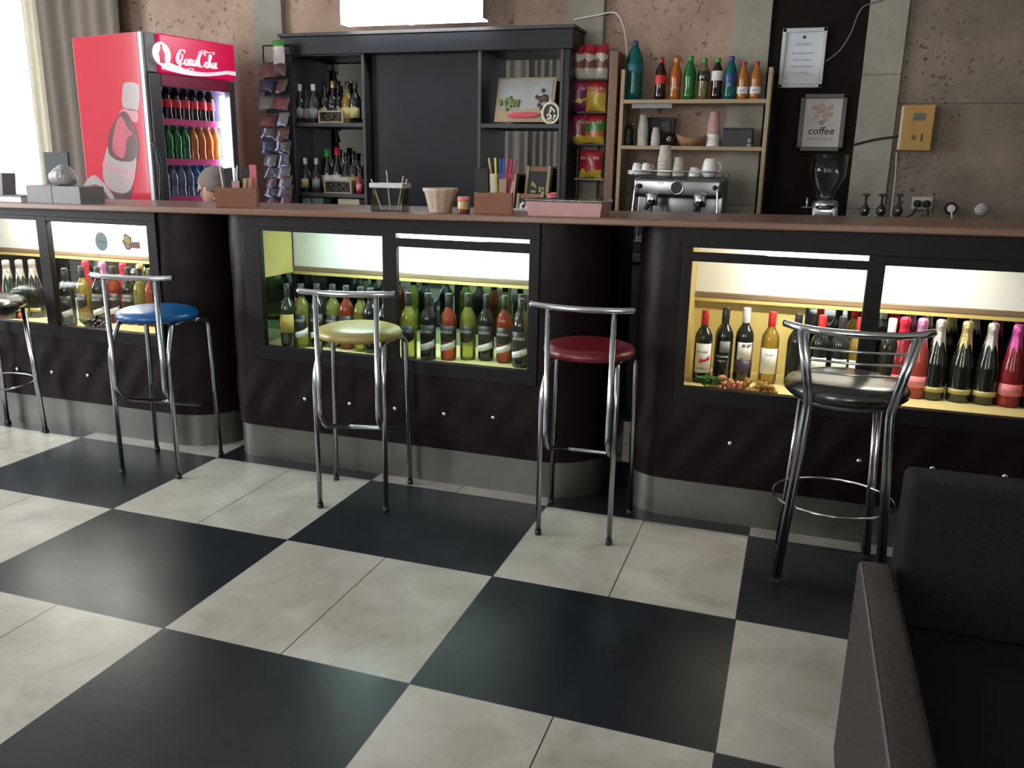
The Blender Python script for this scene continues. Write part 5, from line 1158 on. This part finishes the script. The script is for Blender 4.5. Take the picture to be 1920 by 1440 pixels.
bm2 = MB().sphere((0, 0, .12), .16, 1, .8, .9, 16); bm2.v = [(x * (1 + .12 * math.sin(9 * z + 5 * y)), y * (1 + .1 * math.sin(8 * x)), max(0, z)) for x, y, z in bm2.v]; bm2.build('cloth', m['cola'], t)
tag(MB().box(2.6, 2.4, 0, 3.4, 2.78, zcnt - .001, .005).build('side_cupboard', m['greywood']), 'dark low cupboard behind the right end of the bar, hidden by it', 'cupboard')

# ------------------------------------------------------------------ things on the counter
def oncnt(px, py, ymin=1.42, ymax=1.86):
    z = 1.19
    for _ in range(4): p = atZ(px, py, z); z = ZTf(p[0])
    Y = min(max(p[1], ymin), ymax); q = atY(px, py, Y); return (q[0], Y, ZTf(q[0]))
def wbox(x0, x1, py, lb, h, d=.11):
    a = oncnt((x0 + x1) / 2, py, 1.46, 1.7); v = np.array(a) - CAM; th = .8 * math.atan2(-v[0], v[1]); hw = (x1 - x0) / 2 * (np.array(v) @ CR[2]) / FPX / math.cos(.2 * math.atan2(-v[0], v[1])) * .93; k = .008
    t = thing('wooden_box', lb, 'wooden box', (a[0] - math.sin(th) * d / 2, a[1] + math.cos(th) * d / 2, a[2]), th, 'wooden organiser boxes on the counter')
    MB().box(-hw, -d / 2, 0, hw, -d / 2 + k, h, .001).box(-hw, d / 2 - k, 0, hw, d / 2, h, .001).box(-hw, -d / 2 + k, 0, -hw + k, d / 2 - k, h).box(hw - k, -d / 2 + k, 0, hw, d / 2 - k, h).box(-hw + k, -d / 2 + k, 0, hw - k, d / 2 - k, .008).box(-.004, -d / 2 + k, .008, .004, d / 2 - k, h - .01).build('box_body', m['boxwood'], t)
    return t, hw, d
CG = 'sticks, straws and sachets in the wooden boxes'
def stick(box, x, y, h, lean, lb, mat, r=.003, name='drinking_straw', cat='straw', flatw=None):
    X = box.matrix_world if False else Matrix.Translation(box.location) @ Matrix.Rotation(box.rotation_euler.z, 4, 'Z')
    p = X @ Vector((x, y, .010)); t = MB()
    if flatw: t.box(-flatw[0] / 2, -flatw[1] / 2, 0, flatw[0] / 2, flatw[1] / 2, h, .001)
    else: t.lathe([(r, 0), (r, h), (r * .7, h), (r * .7, h - .01), (0, h - .01)], 8)
    o = t.build(name, m[mat]); o.location = p; o.rotation_euler = (0, lean, box.rotation_euler.z); return tag(o, lb, cat, CG)
bx1, hw1, d1 = wbox(404, 484, 394, 'reddish wooden organiser box in front of the person', .088)
stick(bx1, -.03, .02, .165, -.05, 'black bundle of stirrers at the left in the box by the person', 'black', name='stirrer_bundle', cat='stirrers', flatw=(.034, .03))
stick(bx1, .018, .035, .17, .12, 'black bundle of stirrers at the right in the box by the person', 'black', name='stirrer_bundle', cat='stirrers', flatw=(.036, .03))
stick(bx1, .072, .03, .18, .0, 'tall pink carton in the box by the person', 'pinkpack', name='napkin_carton', cat='carton', flatw=(.03, .03))
stick(bx1, .0, -.03, .108, 0, 'small pink and white sachet block in the box by the person', 'pinkplastic', name='sachet_block', cat='sachets', flatw=(.034, .03))
stick(bx1, .05, -.02, .122, .08, 'kraft sugar sachets leaning in the box by the person', 'kraft', name='sugar_sachet', cat='sachet', flatw=(.022, .012))
stick(bx1, .03, -.035, .120, .1, 'second kraft sugar sachet in front of the black stirrers', 'kraft', name='sugar_sachet', cat='sachet', flatw=(.016, .008))
for i, (x, y, h, l, lb) in enumerate(((-.058, .035, .17, -.1, 'white straw at the left end of the box by the person'), (-.008, .045, .175, .05, 'white straw between the black stirrer bundles'), (.003, .05, .165, -.08, 'white straw leaning behind the black stirrers'))): stick(bx1, x, y, h, l, lb, 'white')
bx2, hw2_, d2 = wbox(886, 962, 412, 'reddish wooden organiser box with coloured straws', .085)
stick(bx2, -.045, .04, .17, -.08, 'black bundle of straws in the box with coloured straws', 'black', name='stirrer_bundle', cat='stirrers', flatw=(.05, .035))
stick(bx2, -.0, -.01, .15, -.05, 'broad cream sugar sachet in the box with coloured straws', 'cream_paper', name='sugar_sachet', cat='sachet', flatw=(.022, .008))
stick(bx2, .035, .02, .13, .0, 'kraft carton in the box with coloured straws', 'kraft', name='napkin_carton', cat='carton', flatw=(.03, .03))
for x, y, h, l, mt, lb in ((.005, .035, .215, -.14, 'kraft', 'pale kraft straw leaning left'), (.014, .03, .215, -.06, 'straw_y', 'yellow straw beside the pale one'), (.022, .04, .21, .0, 'straw_b', 'blue straw in the middle of the bunch'), (.030, .035, .212, .03, 'straw_b', 'second blue straw on the right of the first'),
    (.036, .045, .215, .08, 'straw_r', 'pink red straw leaning right'), (.043, .04, .212, .13, 'straw_r', 'second pink red straw further right'), (.05, .045, .21, .18, 'straw_r', 'rightmost pink red straw')): stick(bx2, x, y, h, l, lb + ' in the wooden box', mt, .0045)
stick(bx2, .055, -.03, .125, .22, 'pink sugar stick leaning out of the box with coloured straws', 'pinkplastic', name='sugar_stick', cat='sugar stick', flatw=(.010, .005))
# stirrer glass
p = oncnt(723, 409); t = thing('glass_tub', 'clear square-rimmed tub with stirrers on the counter', 'tub', (p[0], p[1] + .05, p[2]), .05)
g = MB(); w_ = .072
for (a, c_) in (((-w_, -.045), (w_, -.041)), ((-w_, .041), (w_, .045)), ((-w_, -.041), (-w_ + .004, .041)), ((w_ - .004, -.041), (w_, .041))): g.box(a[0], a[1], 0, c_[0], c_[1], .105)
g.box(-w_ + .004, -.041, 0, w_ - .004, .041, .004); g.build('tub_body', m['clear'], t)
MB().box(-w_ - .004, -.05, .098, w_ + .004, -.042, .118, .003).box(-w_ - .004, .042, .098, w_ + .004, .05, .118, .003).box(-w_ - .004, -.042, .098, -w_ + .002, .042, .118).box(w_ - .002, -.042, .098, w_ + .004, .042, .118).build('rim', M('milky_plastic_rim', (.52, .54, .56), .3), t)
for (x, l, h, lb) in ((-.055, -.35, .135, 'short wooden stirrer leaning left in the clear tub'), (-.002, -.1, .165, 'tall wooden stirrer standing in the clear tub'), (.04, .2, .145, 'wooden stirrer leaning right in the clear tub'), (.055, .25, .135, 'short wooden stirrer at the right of the clear tub')):
    o = MB().box(-.003, -.0012, 0, .003, .0012, h, .0005).build('wooden_stirrer', m['kraft']); o.location = (p[0] + x * .8, p[1] + .05, p[2] + .006); o.rotation_euler = (0, l, 0); tag(o, lb, 'stirrer', 'stirrers in the clear tub')
# fluted paper cup, tin, pink tub
p = oncnt(817, 408); t = thing('fluted_paper_bowl', 'beige fluted paper bowl on the counter', 'bowl', (p[0], p[1] + .05, p[2]))
MB().lathe([(0, .003), (.044, 0), (.047, .004), (.066, .082), (.072, .088), (.074, .100), (.069, .101), (.064, .086), (.044, .008), (0, .008)], 48, wob=lambda i, a, r, z: (r * (1 + (.035 if z > .003 else 0) * math.sin(12 * a)), z)).build('bowl_body', m['wicker'], t)
p = oncnt(865, 409); t = thing('small_jar', 'small red and yellow tin on the counter', 'tin', (p[0], p[1] + .025, p[2])); MB().lathe([(.025, 0), (.026, .002), (.026, .050), (.025, .052), (0, .052)], 24).build('tin_body', bagmat('red_yellow_tin', [(0, (.20, .04, .03)), (.3, (.42, .32, .10)), (.75, (.25, .03, .04))], .07, 3), t); MB().lathe([(.0265, .0525), (.027, .054), (.027, .066), (.024, .068), (0, .068)], 24).build('lid', m['pinkpack'], t)
a = oncnt(985, 412); c_ = oncnt(1127, 414); t = thing('plastic_container', 'pink translucent plastic container with a clear lid on the counter', 'container', ((a[0] + c_[0]) / 2, a[1] + .09, a[2])); hw = (c_[0] - a[0]) / 2
v = [(-hw * .95, -.08, 0), (hw * .95, -.08, 0), (hw * .95, .08, 0), (-hw * .95, .08, 0), (-hw, -.09, .056), (hw, -.09, .056), (hw, .09, .056), (-hw, .09, .056)]
MB().add(v, [(3, 2, 1, 0), (4, 5, 6, 7), (0, 1, 5, 4), (1, 2, 6, 5), (2, 3, 7, 6), (3, 0, 4, 7)]).build('container_body', m['pinkplastic'], t); MB().box(-hw - .006, -.096, .0565, hw + .006, .096, .067, .004).build('lid', m['film'], t)
p = oncnt(1012, 398); t = thing('paper_note', 'small stack of white cards beside the pink container', 'cards', (p[0] - .12, p[1] + .05, p[2])); MB().box(-.06, -.02, 0, .06, .05, .008, .001).build('cards', m['white'], t)
# snack pack by the shelf
p = atY(1036, 366, UF); t = thing('snack_packet', 'red and white snack packet at the right of the lower right shelf', 'snack packet', (p[0], UF + .035, zr2)); bag_mesh(.085, .13, .035, 31).build('bag', bagmat('red_white_packet', [(0, wht), (.4, red_), (.55, wht), (.65, red_)], .12, 5), t)
# left end: tray, box with wrapped cups, menu board
a = oncnt(50, 387); c_ = oncnt(153, 387); t = thing('grey_carton', 'grey carton box at the left on the counter', 'box', ((a[0] + c_[0]) / 2, a[1] + .08, a[2]), -.03); hw = (c_[0] - a[0]) / 2; hh = .085
MB().box(-hw, -.075, 0, -.008, .075, hh, .002).box(.0, -.075, 0, hw, .075, hh, .002).box(-.008, -.073, 0, 0, .073, hh - .003).build('carton', m['grey_card'], t)
bxx = (a[0] + c_[0]) / 2
t = thing('wrapped_cups', 'plastic-wrapped bundle lying on the grey carton', 'wrapped bundle', (bxx - .005, a[1] + .08, a[2] + hh)); b = MB().sphere((0, 0, .042), .085, .95, .6, .56, 18)
b.v = [(x * (1 + .10 * math.sin(40 * z + 30 * x)), y, max(0, z * (1 + .16 * math.sin(38 * x + 1)))) for x, y, z in b.v]; b.build('wrapping', M('shiny_grey_wrap', (.30, .27, .27), .18, var=.5, scale=40, bump=.8, bscale=60), t)
p = oncnt(113, 383); mbz = atY(113, 283, 1.93)[2] - ZTf(-1.6); mx = atY(110, 330, 1.93)[0]
t = thing('menu_board', 'dark slate menu board standing behind the grey carton', 'menu board', (mx, 1.93, ZTf(mx))); MB().box(-.085, -.006, 0, .085, .006, mbz, .002).build('board', m['offblack'], t)
MB().box(-.07, .006, 0, -.05, .045, .03).box(.05, .006, 0, .07, .045, .03).build('foot', m['black'], t)
p = oncnt(25, 386); t = thing('paper_tray', 'white paper stack at the left end of the counter', 'paper', (p[0] - .04, p[1] + .09, p[2])); MB().box(-.12, -.08, 0, .085, .08, .026, .002).build('paper_stack', m['white'], t); MB().box(-.122, -.082, .027, .087, .082, .032, .001).build('dark_folder', m['grey_card'], t)
p = oncnt(-6, 383); t = thing('napkin_holder', 'dark napkin holder at the very left edge of the counter', 'napkin holder', (p[0] - .055, p[1] + .1, p[2])); 
MB().add([(-.05, -.04, 0), (.03, -.04, 0), (.03, .04, 0), (-.05, .04, 0), (-.05, -.04, .14), (.045, -.04, .14), (.045, .04, .14), (-.05, .04, .14)], [(3, 2, 1, 0), (4, 5, 6, 7), (0, 1, 5, 4), (1, 2, 6, 5), (2, 3, 7, 6), (3, 0, 4, 7)]).build('holder', m['grey_card'], t)

# ------------------------------------------------------------------ person
def skin_mesh(name, nodes, edges, mat, parent=None, sub=2):
    me = bpy.data.meshes.new(name); me.from_pydata([n_[:3] for n_ in nodes], edges, []); o = bpy.data.objects.new(name, me); COL.objects.link(o)
    o.modifiers.new('skin', 'SKIN'); me.materials.append(mat)
    sv = me.skin_vertices[0].data
    for i, n_ in enumerate(nodes): r = n_[3]; sv[i].radius = r if isinstance(r, tuple) else (r, r)
    sv[0].use_root = True; s_ = o.modifiers.new('sub', 'SUBSURF'); s_.levels = sub; s_.render_levels = sub; o.modifiers['skin'].use_smooth_shade = True
    dg = bpy.context.evaluated_depsgraph_get(); dg.update(); m2 = bpy.data.meshes.new_from_object(o.evaluated_get(dg)); bpy.data.objects.remove(o)
    if not m2.materials: m2.materials.append(mat)
    return link(name, m2, parent)
hd = atY(402, 350, 2.22); HX, HY, HZ = hd
pe = thing('person', 'person with short grey-brown hair bent down behind the bar, dark sweater', 'person', (HX - .05, HY + .12, 0))
L_ = lambda x, y, z, r: (x, y, z, r)
# local frame: person faces +X (towards the right), seated on a stool
N = [L_(-.16, 0, .55, (.15, .13)), L_(-.13, 0, .75, (.125, .15)), L_(-.08, 0, .93, (.12, .17)), L_(-.04, 0, 1.03, (.09, .15)), L_(-.005, -.03, 1.10, .055), L_(.03, -.08, 1.17, .05),
     L_(-.05, -.19, 1.0, .055), L_(.02, -.23, .78, .043), L_(.17, -.16, .63, .034), L_(.25, -.12, .60, .026),
     L_(-.05, .19, 1.0, .055), L_(.02, .23, .78, .043), L_(.17, .16, .63, .034), L_(.25, .12, .60, .026),
     L_(.12, -.11, .52, .085), L_(.30, -.11, .50, .062), L_(.30, -.11, .28, .050), L_(.29, -.11, .07, .036), L_(.40, -.11, .035, .032),
     L_(.12, .11, .52, .085), L_(.30, .11, .50, .062), L_(.30, .11, .28, .050), L_(.29, .11, .07, .036), L_(.40, .11, .035, .032)]
ED = [(0, 1), (1, 2), (2, 3), (3, 4), (4, 5), (3, 6), (6, 7), (7, 8), (8, 9), (3, 10), (10, 11), (11, 12), (12, 13), (0, 14), (14, 15), (15, 16), (16, 17), (17, 18), (0, 19), (19, 20), (20, 21), (21, 22), (22, 23)]
skin_mesh('clothed_body', N, ED, m['dark_sweater'], pe)
hc = Vector((.05, -.12, HZ))
HR = Matrix.Translation(hc) @ Matrix.Rotation(math.radians(-25), 4, 'Z') @ Matrix.Rotation(math.radians(52), 4, 'Y')   # face looks down and to the right
# head: sculpted ellipsoid with brow, nose, chin, ears
def head_f(u, v):
    a = PI * v; b_ = 2 * PI * u; x, y, z = math.sin(a) * math.cos(b_), math.sin(a) * math.sin(b_), -math.cos(a)
    X_, Y_, Z_ = x * .098, y * .076, z * .118
    if z < -.1: k = (-z - .1); Y_ *= 1 - .28 * k; X_ *= 1 - .12 * k; X_ += .018 * k
    if x > .6 and abs(y) < .28:
        nz = math.exp(-((z + .12) / .13) ** 2) * math.exp(-(y / .12) ** 2); X_ += .028 * nz
        X_ -= .010 * math.exp(-((z - .08) / .08) ** 2) * math.exp(-((abs(y) - .24) / .1) ** 2)
        X_ += .006 * math.exp(-((z + .46) / .06) ** 2) * math.exp(-(y / .2) ** 2)
    return (X_, Y_, Z_)
hb = MB().grid(head_f, 40, 28, X=HR)
for sy in (-1, 1):
    hb.sphere((-.005, sy * .076, -.01), .032, .65, .32, 1, 14, X=HR); hb.sphere((.002, sy * .084, -.026), .013, .7, .6, 1, 8, X=HR)
hb.tube([HR @ Vector((-.03, 0, -.07)), Vector((.03, -.085, HZ - .10)), Vector((-.01, -.03, HZ - .17))], [.052, .053, .06], 14)
hd_ = hb.build('head', m['skin'], pe)
def hair_f(u, v):
    a = PI * v; b_ = 2 * PI * u; x, y, z = math.sin(a) * math.cos(b_), math.sin(a) * math.sin(b_), -math.cos(a)
    j = 1 + .02 * math.sin(31 * b_) * math.sin(17 * a); X_, Y_, Z_ = x * .108 * j, y * .086 * j, z * .128 * j
    lim = -.25 + .75 * max(0, x) ** .6 + (.18 if abs(x) < .35 else 0) * 1.0   # hairline: low at the nape, high at the brow
    if z < lim: s_ = .86; return (X_ * s_, Y_ * s_, max(Z_, lim * .128 - .02) if z > lim - .3 else Z_ * .8)
    return (X_, Y_, Z_)
MB().grid(hair_f, 64, 40, X=HR).build('hair', m['hair'], hd_)
ey = MB(); iris = MB(); lid = MB()
for sy in (-1, 1): ey.sphere((.081, sy * .030, .008), .011, n=10, X=HR); iris.sphere((.0895, sy * .030, .007), .005, .5, 1, 1, 8, X=HR); lid.tube([HR @ Vector(q) for q in ((.088, sy * .014, .026), (.095, sy * .030, .031), (.084, sy * .046, .026))], .003, 6)
ey.build('eye', m['porcelain'], hd_); iris.build('iris', m['ink'], hd_); lid.build('eyebrow', m['hair'], hd_)
MB().tube([HR @ Vector(q) for q in ((.093, -.022, -.056), (.101, 0, -.054), (.093, .022, -.056))], .0045, 8).build('lips', M('lips', (.36, .12, .10), .5), hd_)
for sy in (-1, 1):
    hnd = MB(); w0 = Vector((.26, sy * .12, .592)); hnd.sphere((w0.x + .045, w0.y, w0.z), .045, 1, .85, .38, 12)
    hnd.tube([w0 - Vector((.03, 0, 0)), w0 + Vector((.02, 0, 0))], [.025, .024], 12)
    for k in range(4): yy = (k - 1.5) * .020; ln = (.062, .075, .070, .055)[k]; hnd.tube(smooth_path([(w0.x + .075, w0.y + yy * .9, w0.z), (w0.x + .075 + ln * .5, w0.y + yy, w0.z + .006), (w0.x + .075 + ln, w0.y + yy, w0.z - .014)], 3), .0085, 8)
    hnd.tube(smooth_path([(w0.x + .02, w0.y - sy * .03, w0.z), (w0.x + .045, w0.y - sy * .055, w0.z), (w0.x + .075, w0.y - sy * .062, w0.z - .006)], 3), .0095, 8); hnd.build('hand', m['skin'], pe)
st = thing('low_stool', 'low dark stool carrying the person behind the bar', 'stool', (HX - .20, HY + .12, 0)); MB().lathe([(.17, .36), (.18, .38), (.17, .41), (0, .415)], 24).build('seat', m['black'], st)
for k in range(4): a = PI / 4 + k * PI / 2; MB().tube([(.17 * math.cos(a), .17 * math.sin(a), 0), (.12 * math.cos(a), .12 * math.sin(a), .37)], .012, 8).build('leg', m['dchrome'], st)
bpy.context.view_layer.update()
